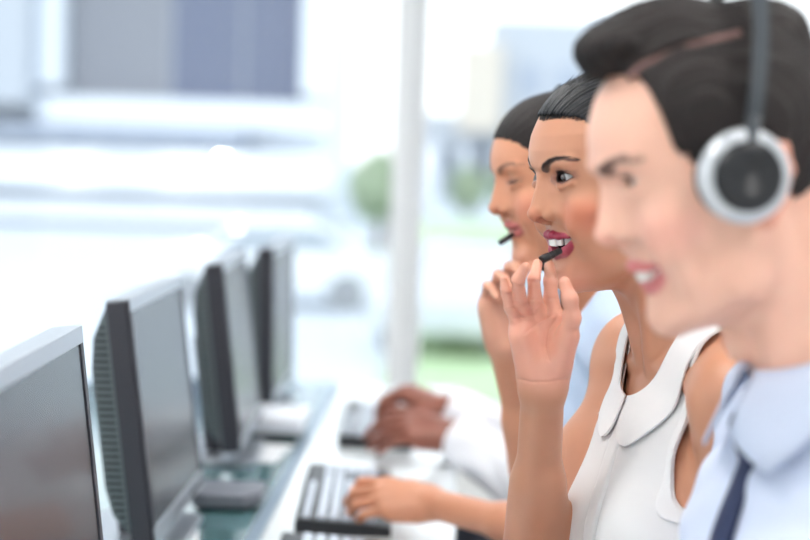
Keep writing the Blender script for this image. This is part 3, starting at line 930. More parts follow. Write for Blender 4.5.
def headset_simple(h, N, label, m0, m1, near=False, rad=.0044):
    root = empty('headset', tuple(h.w(-10, 0, 132)), label, 'headset')
    s = MB(); pts = [h.w(-10+x, y, z) for x, y, z in [(0, -80, 0), (-2, -84, 40), (-4, -74, 85), (-4, -45, 122), (-4, 0, 136), (-4, 45, 122), (-4, 74, 85), (-2, 84, 40), (0, 80, 0)]]
    P2 = []
    for i in range(len(pts)-1):
        for t in (0, .5): P2.append(pts[i]*(1-t)+pts[i+1]*t)
    P2.append(pts[-1]); s.tube(P2, .0042, 10); attach(s.build('headband', MATS['matte_plastic'], smooth=True), root)
    ax = h.R[:, 1]
    s = MB(); s.lathe([(.0, -.006), (.026, -.006), (.030, -.002), (.030, .008), (.022, .014), (.0, .015)], h.w(-10, -80, 0), -ax, 28); attach(s.build('ear_cup', MATS['matte_plastic'], smooth=True), root)
    # boom runs along the far cheek
    dirn = (m1-m0)/np.linalg.norm(m1-m0)
    far = [m0+dirn*.002, m0+V(.002, .02, -.010), m0+V(.014, .05, -.016), h.w(40, -72, -66), h.w(5, -86, -20), h.w(-10, -88, -2)]
    if not near: far = [m1-dirn*.002, m1+dirn*.004, h.w(72, -38, -44), h.w(30, -76, -30), h.w(-10, -88, -2)]
    s = MB(); s.tube(far, .0022, 8); attach(s.build('boom', MATS['black_plastic'], smooth=True), root)
    s = MB(); L = np.linalg.norm(m1-m0)
    if near:
        s.lathe([(0, 0), (rad*.86, 0), (rad, .0008), (rad, L*.36), (rad*.9, L*.40), (rad*.9, L*.62), (rad*.8, L*.64), (rad*.74, L*.98), (0, L)], m0, dirn, 20)
    else:
        s.lathe([(0, 0), (rad*.8, 0), (rad, .001), (rad, L*.9), (0, L)], m0, dirn, 16)
    attach(s.build('microphone', MATS['black_plastic'], smooth=False), root)
    return root

def slick_hair(h, root, m, xs, zs, hh, bun=True, name='hair'):
    hf = Field(); k = h.k
    def L(f, c_, rad, kk, mode='u'): hf.add(lambda p_: f(h.loc(p_))*k, h.w(*c_), rad*k, kk*k, mode)
    L(lambda q: d_ell(q, V(-4, 0, 42), V(98, 77.5, 90)), (-4, 0, 41), 98, 5)
    L(lambda q: d_ell(q, V(21, 0, 47), V(65, 76, 78)), (22, 0, 47), 78, 8)
    def hairline(q):
        return (np.interp(q[:, 0], xs, zs)+1.2*np.sin(q[:, 1]*.45)-q[:, 2])*.8
    L(hairline, (0, 0, 40), 200, 4, 'i')
    if bun: L(lambda q: d_ell(q, V(-112, 0, 22), V(30, 34, 32)), (-112, 0, 22), 34, 5)
    hf.disp = lambda p_: rib(h.loc(p_), (-95, 0, 30))*k
    c0 = h.w(-20, 0, 40)
    attach(hair_mesh(name, hf, h, m, ((-95, 0, 30), (-1, 0, 0)), c0-.17, c0+.17, hh), root)
def short_hair(h, root, m, hh, quiff=True):
    hf = Field(); k = h.k
    def L(f, c_, rad, kk, mode='u'): hf.add(lambda p_: f(h.loc(p_))*k, h.w(*c_), rad*k, kk*k, mode)
    E = lambda c, r, kk=8: L(lambda q: d_ell(q, V(*c), V(*r)), c, max(r), kk)
    E((-4, 0, 42), (98, 77.5, 89)); E((21, 0, 47), (65, 77, 77))
    xs = [-120, -92, -60, -30, -24, -14, 10, 14, 22, 34, 40, 50, 54, 60, 110]; zs = [-20, -34, -44, -30, 24, 38, 38, 22, 18, 22, 30, 44, 98, 104, 108]
    if quiff:
        E((20, -6, 112), (58, 50, 38), 6); E((57, -3, 124), (25, 45, 18), 8); E((21, 0, 60), (66, 80, 68), 6); E((-40, -4, 96), (55, 52, 36), 10)
        L(lambda q: (np.interp(q[:, 0], xs, zs)-q[:, 2])*.7, (0, 0, 40), 200, 4, 'i')
        pts = [V(66, 42, 100), V(48, 47, 107), V(12, 50, 110), V(-28, 50, 108)]
        for a, b in zip(pts[:-1], pts[1:]):
            L(lambda q, a=a, b=b: d_cone(q, a, b, 3.4, 3.2), (a+b)/2, 34, 2, 's')
    else:
        L(lambda q: (np.interp(q[:, 0], xs, zs)-q[:, 2])*.7, (0, 0, 40), 200, 4, 'i')
    hf.disp = lambda p_: (.8*np.sin(h.loc(p_)[:, 1]*.55+np.sin(h.loc(p_)[:, 0]*.05)*2)+.5*np.sin(h.loc(p_)[:, 1]*1.3))*k
    c0 = h.w(-5, 0, 50)
    attach(hair_mesh('hair', hf, h, m, ((120, 0, 60), (1, 0, 0)), c0-.17, c0+.17, hh), root)
    if quiff:
        s = MB(); s.tube([h.w(*p) for p in (V(62, 40, 99), V(46, 43.5, 106), V(12, 46, 109.5), V(-26, 46.5, 107.5))], .0030, 8)
        attach(s.build('hair_parting', MATS['scalp'], smooth=True), root)
def body_mesh(Fd, root, box, zc, hh, coarse, legs, H, color, m):
    (lo, hi) = box
    v1, f1 = mesh_field(Fd, lo, hi, hh, keep=lambda q: q[:, 2]-(zc-.01))
    for o in legs.ops: Fd.ops.append(o)
    v2, f2 = mesh_field(Fd, (min(lo[0], H[0]-.65), lo[1], 0), (H[0]+.25, hi[1], zc+.03), coarse, keep=lambda q: zc-.005-q[:, 2])
    me = np_mesh('body', [(v1, f1), (v2, f2)])
    set_col(me, 'Col', color(coords(me), normals(me)))
    return attach(link('body', me, m), root)
def shirt(Fd, c, root, m, h, arms, cut=None, off=.009, Lh=None, neck=(.074, .066), cuffs=True, slope=20, hem=.02):
    """torso and sleeves from the body's own field; arms = list of (S, E, W, end) with end the share of the limb covered"""
    T, H, N = c['T'], c['H'], c['N']; Lh = np.linalg.norm(N-H)
    g = copyfield(Fd, {'torso'})
    for S, E_, W_, r in arms:
        g.ell(S, V(1, 1, 1)*r[0]*1.18, .035); g.cone(S, E_, r[0]*1.06, r[1]*1.1, .03)
        if W_ is not None: g.cone(E_, W_, r[1]*1.05, r[2], .02)
    a = math.radians(slope); Cn = V(.008, 0, Lh+.012)
    def mask(p):
        q = (p-H)@T; r_ = q-Cn; u = r_[:, 0]*math.cos(a)-r_[:, 2]*math.sin(a)
        m1 = np.minimum((1-np.sqrt((u/neck[0])**2+(q[:, 1]/neck[1])**2))*.07, q[:, 2]-(Lh-.14))
        m1 = np.maximum(m1, hem-q[:, 2])
        for S, E_, W_, r in arms:
            e = E_ if W_ is None else W_; b = S if W_ is None else E_
            d = e-b; L_ = np.linalg.norm(d); d = d/L_
            t = (p-b)@d-L_*r[3]; rad = np.linalg.norm(p-e, axis=1)
            tt = np.clip((p-b)@d, 0, L_+.05); ax = np.linalg.norm(p-b-tt[:, None]*d, axis=1)
            m1 = np.where((rad < .16) & (ax < .085), np.maximum(m1, t), m1)
        return m1
    def disp(p):
        q = (p-H)@T; x, y, z = q[:, 0], q[:, 1], q[:, 2]
        n = .003*np.sin(z*48+y*31+3*np.sin(x*17))+.002*np.sin(z*90-x*70+np.sin(y*40)*2)
        return n*.8
    for i, (S, E_, W_, r) in enumerate(arms): pass
    A = [H-V(.3, .3, .02), N+V(.3, .3, .1)]
    for S, E_, W_, r in arms:
        for x in ((S, E_) if W_ is None else (S, E_, W_)): A += [x-.1, x+.1]
    lo = np.min(A, 0); hi = np.max(A, 0)
    shell('shirt', g, lo, hi, cut or .005, mask, m, root, .002, off, disp)
    for S, E_, W_, r in arms:
        if W_ is not None and cuffs:
            d = W_-E_; d = d/np.linalg.norm(d); L_ = np.linalg.norm(W_-E_)
            s = MB(); s.lathe([(r[2]+.004, 0), (r[2]+.0125, .001), (r[2]+.0135, .004), (r[2]+.0125, .052), (r[2]+.010, .054), (r[2]+.006, .050), (r[2]+.004, 0)], E_+d*(L_*r[3]-.045), d, 28)
            attach(s.build('cuff', m, smooth=True), root)
def dress_collar(c, root, m, rn=.064, drop=.036, tip=.036, lean=.020, dz=0.0, dx=0.0):
    T, H, N = c['T'], c['H'], c['N']; n = 96; rows = []
    C0 = N+T@V(.004+dx, 0, .030+dz)
    g0 = math.radians(9)
    for i in range(n+1):
        th = g0+(2*PI-2*g0)*i/n; fr = (1+math.cos(th))/2            # 1 at the front
        near = min(th, 2*PI-th)
        tp = tip*max(0, 1-abs(near-math.radians(34))/math.radians(32))
        hz = lean*(1-2*fr)
        def pt(r, z): return C0+T@V(r*math.cos(th)*1.08, r*math.sin(th), z)
        top = hz+.012
        rows.append([pt(rn-.004, top-.036), pt(rn-.002, top-.012), pt(rn, top), pt(rn+.006, top+.001), pt(rn+.013, top-.010), pt(rn+.022, top-.5*(drop+tp)), pt(rn+.030+tp*.35, top-drop-tp)])
    vs = [p for r in rows for p in r]; k = 7
    fs = [(i*k+j, (i+1)*k+j, (i+1)*k+j+1, i*k+j+1) for i in range(n) for j in range(k-1)]
    o = attach(link('collar', mesh_from('collar', vs, fs, True), m), root)
    s = o.modifiers.new('t', 'SOLIDIFY'); s.thickness = .0022
    return o
def tie(c, root, Fd, z0=.02, z1=-.42, m=None, dx=0):
    T, H, N = c['T'], c['H'], c['N']; Lh = np.linalg.norm(N-H)
    g = copyfield(Fd, {'torso'}); pts = []
    zs = np.linspace(Lh-.035, .12, 24)
    P0 = np.array([H+T@V(.16, 0, z) for z in zs]); f = T[:, 0]
    P1 = P0.copy()
    for _ in range(12): P1 = P1-g.ev(P1)[:, None]*f*.8
    vs = []; fs = []
    for i, z in enumerate(zs):
        w = .014+.026*min(1, i/16); d = .018
        cpt = P1[i]+f*.016
        for (yy, xx) in ((-w, -.001), (-w*.5, .0035), (0, .005), (w*.5, .0035), (w, -.001), (0, -.003)): vs.append(cpt+T@V(xx, yy, 0))
    for i in range(len(zs)-1):
        for j in range(6): fs.append((i*6+j, i*6+(j+1) % 6, (i+1)*6+(j+1) % 6, (i+1)*6+j))
    fs += [tuple(range(6)), tuple(range(len(vs)-6, len(vs)))]
    o = attach(link('necktie', mesh_from('necktie', vs, fs, True), m or MATS['navy']), root)
    s = Field(); kc = H+T@V(0, 0, Lh-.012)+f*0; kp = P1[0]+f*.014-T[:, 2]*.004
    s.cone(kp+T[:, 2]*.016, kp-T[:, 2]*.018, .019, .012, .004)
    v, ff = mesh_field(s, kp-.05, kp+.05, .003); attach(link('tie_knot', np_mesh('tie_knot', [(v, ff)]), m or MATS['navy']), root)
    return o

def make_M():
    h = Head(P(604, 190, 1.25), math.radians(10), math.radians(18), 1.05, male=True, mouth=.75, lid=.75)
    root = empty('person', (.37, 1.30, 0), 'dark-haired man in a pale blue shirt and navy tie, blurred in the right foreground', 'person')
    yaw = math.radians(14); h.Rb = frame(yaw)
    H = V(.400, 1.30, .60); N = V(.318, 1.285, 1.150)
    SL = V(.405, 1.115, 1.085); SR = V(.335, 1.475, 1.085)
    c = dict(H=H, N=N, Rb=frame(yaw), fem=False, SL=SL, SR=SR)
    Fd = Field(); torso_ops(Fd, c); T = c['T']
    head_ops(Fd, h); neck_ops(Fd, h, N, .058, True)
    EL = V(.33, 1.02, .83); WL = V(.10, 1.10, .785); ER = V(.27, 1.56, .83); WR = V(.07, 1.42, .785)
    for S, E_, W_, lf in ((SL, EL, WL, True), (SR, ER, WR, False)):
        arm_ops(Fd, S, E_, W_, False)
        hand_generic(Fd, W_, *hand_axes(V(-1, .15 if lf else -.05, -.08), V(0, 0, -1), left=lf), k=1.06, curls=[(30, 30, 20)]*4)
    hw = copyfield(Fd)
    arms = [(SL, EL, WL, (.056, .047, .032, .93)), (SR, ER, WR, (.056, .047, .032, .93))]
    shirt(Fd, c, root, MATS['pale_shirt'], h, arms, cut=.006)
    dress_collar(c, root, MATS['pale_shirt'])
    tie(c, root, Fd)
    legs = bottoms(H, T, yaw, False, root, 'trousers')
    base = srgb(234, 184, 162)
    col = lambda co, no: skin_color(co, no, h, base, srgb(212, 124, 124), blush=srgb(236, 170, 154), brow=(srgb(70, 50, 48), 1.15, .8))
    body_mesh(Fd, root, ((-.15, .93, .70), (.68, 1.72, 1.50)), .90, .0032, .009, legs, H, col, skin_mat('skin_fair', base, .45))
    short_hair(h, root, MATS['hair_dark'], .0028)
    eyes(h, root, iris=(.06, .04, .03), gaze=(0, -.1), fine=False)
    eyebrows(h, root, hw, 150, 'brow_brown', 1.5)
    teeth(h, root)
    # headset with a silver ringed cup
    hs = empty('headset', tuple(h.w(0, 0, 140)), 'black headset with a silver-ringed ear cup on the man in the navy tie', 'headset')
    ax = h.R[:, 1]; cc = h.w(12, 80, 12)
    s = MB(); s.lathe([(0, -.002), (.030, -.002), (.0345, .003), (.0355, .009), (.033, .014), (.027, .0165), (.024, .014), (0, .013)], cc, ax, 48); attach(s.build('ear_cup', MATS['silver_plastic'], smooth=True), hs)
    s = MB(); s.lathe([(0, .0), (.0262, .0), (.0262, .0155), (.0245, .0185), (.020, .0195), (.012, .0185), (.009, .0165), (0, .0160)], cc+ax*.003, ax, 48); attach(s.build('cup_cap', MATS['black_plastic'], smooth=True), hs)
    s = MB(); s.lathe([(0, -.014), (.029, -.014), (.033, -.010), (.033, -.003), (.030, 0), (0, 0)], cc, ax, 40); attach(s.build('ear_cushion', MATS['matte_plastic'], smooth=True), hs)
    cf = h.w(12, -80, 12)
    s = MB(); s.lathe([(0, -.014), (.029, -.014), (.034, -.008), (.0345, .006), (.030, .012), (0, .013)], cf, -ax, 40); attach(s.build('ear_cup', MATS['silver_plastic'], smooth=True), hs)
    # band: an arc over the head, leaning back
    n = 40; vs = []; fs = []
    for i in range(n+1):
        a = -.10+(PI+.20)*i/n
        y = 90*math.cos(a); up = math.sin(a)
        zz = 20+131*max(up, -.2); xx = 10-66*max(up, 0)
        nrm = V(0, math.cos(a)/90, up/131); nrm /= np.linalg.norm(nrm)
        wdt = 6.0
        for (dx, dn) in ((-wdt, 0), (-wdt, 3.2), (wdt, 3.2), (wdt, 0)): vs.append(h.w(*(V(xx+dx, y, zz)+nrm*dn)))
    for i in range(n):
        for j in range(4): fs.append((i*4+j, i*4+(j+1) % 4, (i+1)*4+(j+1) % 4, (i+1)*4+j))
    fs += [(0, 1, 2, 3), (n*4+3, n*4+2, n*4+1, n*4)]
    attach(link('headband', mesh_from('headband', vs, fs), MATS['matte_plastic']), hs)
    for s_ in (1, -1):
        s = MB(); s.tube([h.w(11, s_*90, 6), h.w(6, s_*92, 30), h.w(-6, s_*88, 50)], [.0085, .0065, .0055], 12); attach(s.build('yoke', MATS['matte_plastic'], smooth=True), hs)
    chair((H[0]+.02, H[1], 0), yaw, 'dark office chair under the man in the navy tie')
def make_V():
    h = Head(P(497, 183, 2.1), math.radians(16), math.radians(10), 1.0, mouth=.35, lid=.12)
    root = empty('person', (.25, 2.16, 0), 'woman with hair tied back in a light blue blouse, looking down, behind the white-bloused woman', 'person')
    yaw = math.radians(12); h.Rb = frame(yaw)
    H = V(.265, 2.17, .60); N = V(.215, 2.15, 1.140)
    SL = V(.235, 1.995, 1.088); SR = V(.170, 2.305, 1.088)
    c = dict(H=H, N=N, Rb=frame(yaw), fem=True, SL=SL, SR=SR)
    Fd = Field(); torso_ops(Fd, c); T = c['T']
    head_ops(Fd, h); neck_ops(Fd, h, N, .050)
    wr = P(505, 346, 2.12); ER = P(543, 500, 2.20)
    arm_ops(Fd, SR, ER, wr, True)
    X = V(-.10, .0, 1); X /= np.linalg.norm(X); Z = V(.35, -1, 0); Z -= X*(Z@X); Z /= np.linalg.norm(Z); Y = np.cross(X, Z); Y = Y if Y[0] > 0 else -Y
    hand_generic(Fd, wr, X, Y, Z, k=.86, curls=[(25, 50, 30), (38, 50, 30), (45, 55, 30), (45, 55, 35)], thumb=[(14, 22, 6), (46, 40, 16), (72, 44, 26), (92, 40, 34)])
    wl = P(434, 504, 2.40); EL = P(590, 545, 2.16)
    arm_ops(Fd, SL, EL, wl, True, 1.04)
    hx, hy, hz = hand_axes(V(-.95, .16, .06), V(-.08, .62, -.78), left=True)
    hand_generic(Fd, wl, hx, hy, hz, k=.98, curls=[(18, 42, 28), (20, 44, 28), (22, 44, 26), (20, 34, 24)], thumb=[(14, 22, 6), (44, 40, 14), (70, 48, 26), (92, 50, 36)], spread=1.2)
    arms = [(SL, SL*.5+EL*.5, None, (.054, .048, 0, .95)), (SR, SR*.5+ER*.5, None, (.054, .048, 0, .95))]
    shirt(Fd, c, root, MATS['blue_cloth'], h, arms, cut=.005, off=.011, neck=(.085, .075), slope=30)
    legs = bottoms(H, T, yaw, True, root, 'jeans')
    base = srgb(214, 150, 118)
    col = lambda co, no: skin_color(co, no, h, base, srgb(196, 112, 108), palm=srgb(222, 165, 140), palms=[(P(500, 300, 2.1), V(.3, -1, 0), .09)], blush=srgb(215, 135, 112), makeup=.5, brow=(srgb(95, 68, 56), .8, .6))
    hw = copyfield(Fd)
    body_mesh(Fd, root, ((-.30, 1.84, .62), (.50, 2.62, 1.45)), .70, .0030, .009, legs, H, col, skin_mat('skin_olive', base, .45))
    slick_hair(h, root, MATS['hair_dark'], [-120, -60, -22, -14, 10, 22, 34, 48, 60, 75, 88, 110], [-30, -34, -30, 28, 32, 28, 40, 50, 62, 76, 86, 90], .003)
    eyes(h, root, gaze=(0, -.5), fine=True, thick=4)
    eyebrows(h, root, hw, 70, 'brow_brown', .9)
    headset_simple(h, N, 'black headset whose thin boom points at the mouth of the woman in light blue', P(499.5, 243, 2.085), P(513, 234.5, 2.095), rad=.0042)
    chair((H[0]+.02, H[1], 0), yaw, 'dark office chair under the woman in light blue')
def make_Q():
    h = Head(V(.150, 2.93, 1.27), math.radians(3), math.radians(10), 1.03, male=True, mouth=0, lid=.8)
    root = empty('person', (.30, 2.95, 0), 'furthest person, dark-skinned hands in white cuffs typing at the far keyboard', 'person')
    yaw = math.radians(0); h.Rb = frame(yaw)
    H = V(.33, 2.96, .60); N = V(.285, 2.95, 1.145)
    SL = V(.295, 2.77, 1.085); SR = V(.295, 3.13, 1.085)
    c = dict(H=H, N=N, Rb=frame(yaw), fem=False, SL=SL, SR=SR)
    Fd = Field(); torso_ops(Fd, c); T = c['T']; head_ops(Fd, h); neck_ops(Fd, h, N, .058, True)
    WL = P(458, 436, 2.95); WR = P(448, 410, 3.16); EL = P(545, 495, 2.80); ER = P(540, 450, 3.10)
    for S, E_, W_, lf in ((SL, EL, WL, True), (SR, ER, WR, False)): arm_ops(Fd, S, E_, W_, False)
    hx, hy, hz = hand_axes(V(-1, .18, .08), V(-.1, .5, -.85), left=True)
    hand_generic(Fd, WL, hx, hy, hz, k=1.10, curls=[(12, 24, 16), (14, 26, 16), (18, 26, 16), (16, 22, 16)])
    hx, hy, hz = hand_axes(V(-1, .10, .36), V(-.25, .2, -1), left=False)
    hand_generic(Fd, WR, hx, hy, hz, k=1.08, curls=[(45, 42, 25), (48, 42, 25), (50, 42, 25), (48, 36, 20)])
    arms = [(SL, EL, WL, (.056, .050, .036, .93)), (SR, ER, WR, (.056, .050, .036, .93))]
    shirt(Fd, c, root, MATS['offwhite_shirt'], h, arms, cut=.006)
    dress_collar(c, root, MATS['offwhite_shirt'])
    legs = bottoms(H, T, yaw, False, root, 'trousers')
    base = srgb(138, 82, 66)
    col = lambda co, no: skin_color(co, no, h, base, srgb(130, 75, 70), brow=(srgb(30, 22, 20), 1.2, .9))
    body_mesh(Fd, root, ((-.30, 2.56, .66), (.58, 3.40, 1.46)), .74, .0040, .010, legs, H, col, skin_mat('skin_brown', base, .42))
    short_hair(h, root, MATS['hair_dark'], .004, quiff=False)
    eyes(h, root, lash=False)
    chair((H[0]+.02, H[1], 0), yaw, 'dark office chair furthest along the desk')
# ------------------------------------------------------------------ the place
DZ = .73
def structure(name, mb, m, bevel=0.0):
    o = mb.build(name, m, bevel=bevel); o['kind'] = 'structure'; return o
def glass_mat(name, tint=(1, 1, 1, 1)):
    m = bpy.data.materials.new(name); m.use_nodes = True; nt = m.node_tree; n = nt.nodes; L = nt.links; n.clear()
    o = n.new('ShaderNodeOutputMaterial'); mx = n.new('ShaderNodeMixShader'); t = n.new('ShaderNodeBsdfTransparent'); g = n.new('ShaderNodeBsdfGlossy')
    t.inputs['Color'].default_value = tint; g.inputs['Roughness'].default_value = .0
    f = n.new('ShaderNodeFresnel'); f.inputs['IOR'].default_value = 1.45
    L.new(f.outputs['Fac'], mx.inputs[0]); L.new(t.outputs[0], mx.inputs[1]); L.new(g.outputs[0], mx.inputs[2]); L.new(mx.outputs[0], o.inputs['Surface'])
    return m
def room():
    x0, x1, y0, y1, zc = -3.4, 2.8, -1.8, 5.6, 2.9
    white = mat('wall_paint', srgb(238, 240, 242), rough=.8, bump=.1, bscale=60)
    fl = mat('floor_tiles', srgb(214, 212, 206), rough=.22, noise=.04, nscale=3)
    structure('floor', MB().box(x0-.1, x1+.1, y0-.1, y1+.1, -.12, 0), fl)
    structure('ceiling', MB().box(x0-.1, x1+.1, y0-.1, y1+.1, zc, zc+.12), white)
    structure('wall_right', MB().box(x1, x1+.1, y0-.1, y1+.1, 0, zc), white)
    structure('wall_back', MB().box(x0, x1, y0-.1, y0, 0, zc), white)
    structure('wall_far', MB().box(x0, x1, y1, y1+.12, 0, .30), white)
    structure('wall_left', MB().box(x0-.1, x0, y0, y1+.12, 0, .30), white)
    fm = mat('window_frame_paint', srgb(236, 239, 243), rough=.35)
    # window_1: far, uprights every 1.9 m; window_2: the left side
    gl = glass_mat('window_glass', (.97, .985, .98, 1))
    f = MB(); xs = [-3.35, -2.01, -.195, 1.62]
    for x in xs:
        f.box(x-.045, x+.028, y1-.02, y1+.10, .30, zc); f.box(x+.028, x+.070, y1+.03, y1+.09, .30, zc)
    f.box(x0, x1, y1-.03, y1+.10, .30, .36); f.box(x0, x1, y1-.02, y1+.10, zc-.07, zc)
    o = structure('window_1', f, fm, .004)
    MB().box(x0, x1, y1+.045, y1+.053, .36, zc-.07).build('pane', gl, o)
    f = MB()
    for k in range(5): f.box(x0-.09, x0+.02, y0+.05+k*1.83, y0+.13+k*1.83, .30, zc)
    f.box(x0-.09, x0+.03, y0, y1, .30, .36); f.box(x0-.09, x0+.02, y0, y1, zc-.07, zc)
    o = structure('window_2', f, fm, .004)
    MB().box(x0-.05, x0-.042, y0, y1, .36, zc-.07).build('pane', gl, o)
    structure('baseboard_right', MB().box(x1-.015, x1, y0, y1, 0, .09), fm)
    # unseen glowing panels added overhead to brighten the interior
    n = 0
    for ix, x in enumerate((-.9, 1.1)):
        for y in (-.6, 1.4, 3.4):
            r = empty('added_fill_panel', (x, y, zc), 'square recessed ceiling light panel above the office', 'ceiling light', 'ceiling light panels')
            fr = MB()
            for q in ((-.32, .32, -.32, -.30), (-.32, .32, .30, .32), (-.32, -.30, -.30, .30), (.30, .32, -.30, .30)): fr.box(*q, -.018, -.001)
            fr.build('frame', fm, r)
            MB().box(-.30, .30, -.30, .30, -.012, -.002).build('fill_face', mat('fill_glow', (1, .97, .93, 1), emit=FILL_PANEL), r)
def desk():
    r = empty('desk', (-.42, 2.4, 0), 'long white and glass desk carrying the monitors and keyboards', 'desk')
    b = V(-.42, 2.4, 0)
    def bx(mb, x0, x1, y0, y1, z0, z1): mb.box(x0-b[0], x1-b[0], y0-b[1], y1-b[1], z0, z1); return mb
    bx(MB(), -.285, .015, .7, 3.96, DZ-.028, DZ).build('worktop', mat('desk_white', srgb(232, 240, 244), rough=.12, coat=.4), r, bevel=.004)
    bx(MB(), -.90, -.307, .7, 3.96, DZ-.016, DZ).build('glass_shelf', mat('desk_glass', srgb(84, 124, 130), rough=.07, spec=.8, coat=.6), r, bevel=.003)
    bx(MB(), -.307, -.285, .7, 3.96, DZ-.030, DZ-.001).build('edge_rail', mat('aluminium', srgb(150, 168, 184), rough=.35, metal=.8), r)
    for y in (.9, 2.4, 3.8):
        bx(MB(), -.86, -.04, y-.03, y+.03, DZ-.07, DZ-.030).build('crossbeam', MATS['aluminium'], r, bevel=.003)
        for x in (-.84, -.10): bx(MB(), x-.03, x+.03, y-.03, y+.03, 0, DZ-.07).build('leg', MATS['aluminium'], r, bevel=.004)
MW, MH = .405, .345
def screen_mat():
    return mat('screen', srgb(12, 14, 24), rough=.26, spec=.8, coat=.1)
def monitor_proto():
    """origin: bottom near corner of the front face; +Y along the width, +Z up, +X out of the screen"""
    r = bpy.data.objects.new('monitor', None); COL.objects.link(r)
    dark = mat('monitor_dark', srgb(52, 52, 60), rough=.42); silv = mat('monitor_silver', srgb(168, 175, 184), rough=.3, metal=.5)
    mb = MB(); mb.box(-.032, -.001, 0, MW, .001, MH-.003); mb.build('housing', dark, r, bevel=.004, seg=3)
    f = MB(); t = .013
    f.box(-.001, .002, 0, t, .0, MH-.002); f.build('side_bezel', dark, r, bevel=.0006)
    f = MB(); f.box(-.001, .002, MW-t, MW, 0, MH-.002); f.build('side_bezel', dark, r, bevel=.0006)
    f = MB(); f.box(-.030, .0028, .001, MW-.001, MH-.003, MH); f.box(-.0005, .0028, .001, MW-.001, MH-.019, MH-.002); f.build('top_bezel', silv, r, bevel=.001)
    f = MB(); f.box(-.001, .0035, .0, MW, .0, .024); fb = f.build('bottom_bezel', silv, r, bevel=.001)
    for i in range(5):
        MB().box(.0034, .0052, MW-.055-i*.017, MW-.055-i*.017+.010, .008, .014).build('button', dark, r)
    MB().box(.0034, .0048, MW-.028, MW-.016, .006, .018).build('power_button', dark, r)
    MB().box(-.0008, .0004, t, MW-t, .024, MH-.019).build('screen', screen_mat(), r)
    # rear housing with louvres
    prof = [(-.032, .016), (-.054, .045), (-.061, .085), (-.061, MH-.095), (-.054, MH-.05), (-.032, MH-.010)]
    def pr(z): 
        zz = [p[1] for p in prof]; xx = [p[0] for p in prof]; return float(np.interp(z, zz, xx))
    m = MB(); m.prism(prof, .005, MW-.005, lambda p: V(p[0], p[2], p[1]))
    n = 30; z0, z1 = .030, MH-.030
    for yy in (.0046, MW-.0052):
        sl = MB()
        for i in range(n):
            za = z0+(z1-z0)*i/n; zb = za+(z1-z0)/n*.42; xa = max(pr(za), pr(zb))+.003
            sl.box(xa, -.036, yy, yy+.0006, za, zb, lambda p: p+V(0, 0, -(p[0]+.036)*.12))
        sl.build('vent_slots', mat('vent_dark', srgb(26, 30, 34), rough=.7), r)
    m.build('rear_housing', mat('monitor_rear', srgb(96, 106, 110), rough=.5), r)
    # stand
    s = MB(); s.box(-.090, -.058, MW/2-.035, MW/2+.035, -.05, .20); s.build('stand_neck', dark, r, bevel=.006)
    c = empty('cable', (0, 0, 0)); bpy.data.objects.remove(c)
    s = MB(); s.tube([V(-.062, MW/2+.06, .06), V(-.080, MW/2+.09, .02), V(-.10, MW/2+.05, -.03)], .0035, 8); s.build('cable', silv, r, smooth=True)
    s = MB(); a = [V(-.17, 0, 0), V(-.16, 0, 0)]
    s.prism([(-.17, MW/2-.10), (-.15, MW/2-.12), (-.02, MW/2-.12), (.0, MW/2-.10), (.0, MW/2+.10), (-.02, MW/2+.12), (-.15, MW/2+.12), (-.17, MW/2+.10)], -.052, -.040, lambda p: p); s.build('stand_base', silv, r, bevel=.003)
    return r
MON = [((-.349, 1.267, -.543+1.33), -.030, .118, 'nearest monitor, only its silver-topped screen showing at the left edge'),
       ((-.404, 2.135, -.560+1.33), .000, .130, 'second monitor from the front, its vented side and buttons in sharp view'),
       ((-.375, 2.784, -.555+1.33), -.034, .122, 'third monitor along the desk, partly behind the sharp one'),
       ((-.389, 3.390, -.567+1.33), .003, .024, 'furthest and smallest-looking monitor at the end of the row')]
def place(o, loc, yaw, tilt):
    a = Vector((math.sin(yaw), math.cos(yaw), 0)); n = Vector((math.cos(yaw), -math.sin(yaw), 0))
    u = Vector((0, 0, 1))*math.cos(tilt)-n*math.sin(tilt); nn = a.cross(u)
    m = Matrix((nn, a, u)).transposed().to_4x4(); m.translation = Vector(loc); o.matrix_world = m
def monitors():
    pr = monitor_proto()
    for i, (loc, yaw, tilt, label) in enumerate(MON):
        o = pr if i == 0 else copy_tree(pr)
        place(o, loc, yaw, tilt)
        tag(o, label, 'computer monitor', 'monitors in a row on the desk')
    # keep each stand flat on the desk: the neck and base are set upright again
    bpy.context.view_layer.update()
    roots = [o for o in bpy.data.objects if o.get('category') == 'computer monitor']
    for o in roots:
        for ch in [x for x in bpy.data.objects if x.parent == o and x.name.startswith(('stand_base',))]:
            w = o.matrix_world.copy(); yw = math.atan2(w[0][1], w[1][1])
            fr = Matrix.Rotation(-yw, 4, 'Z'); fr.translation = Vector((w[0][3]+.02, w[1][3], DZ+.0525))
            ch.matrix_parent_inverse = Matrix.Identity(4); ch.matrix_local = w.inverted()@fr
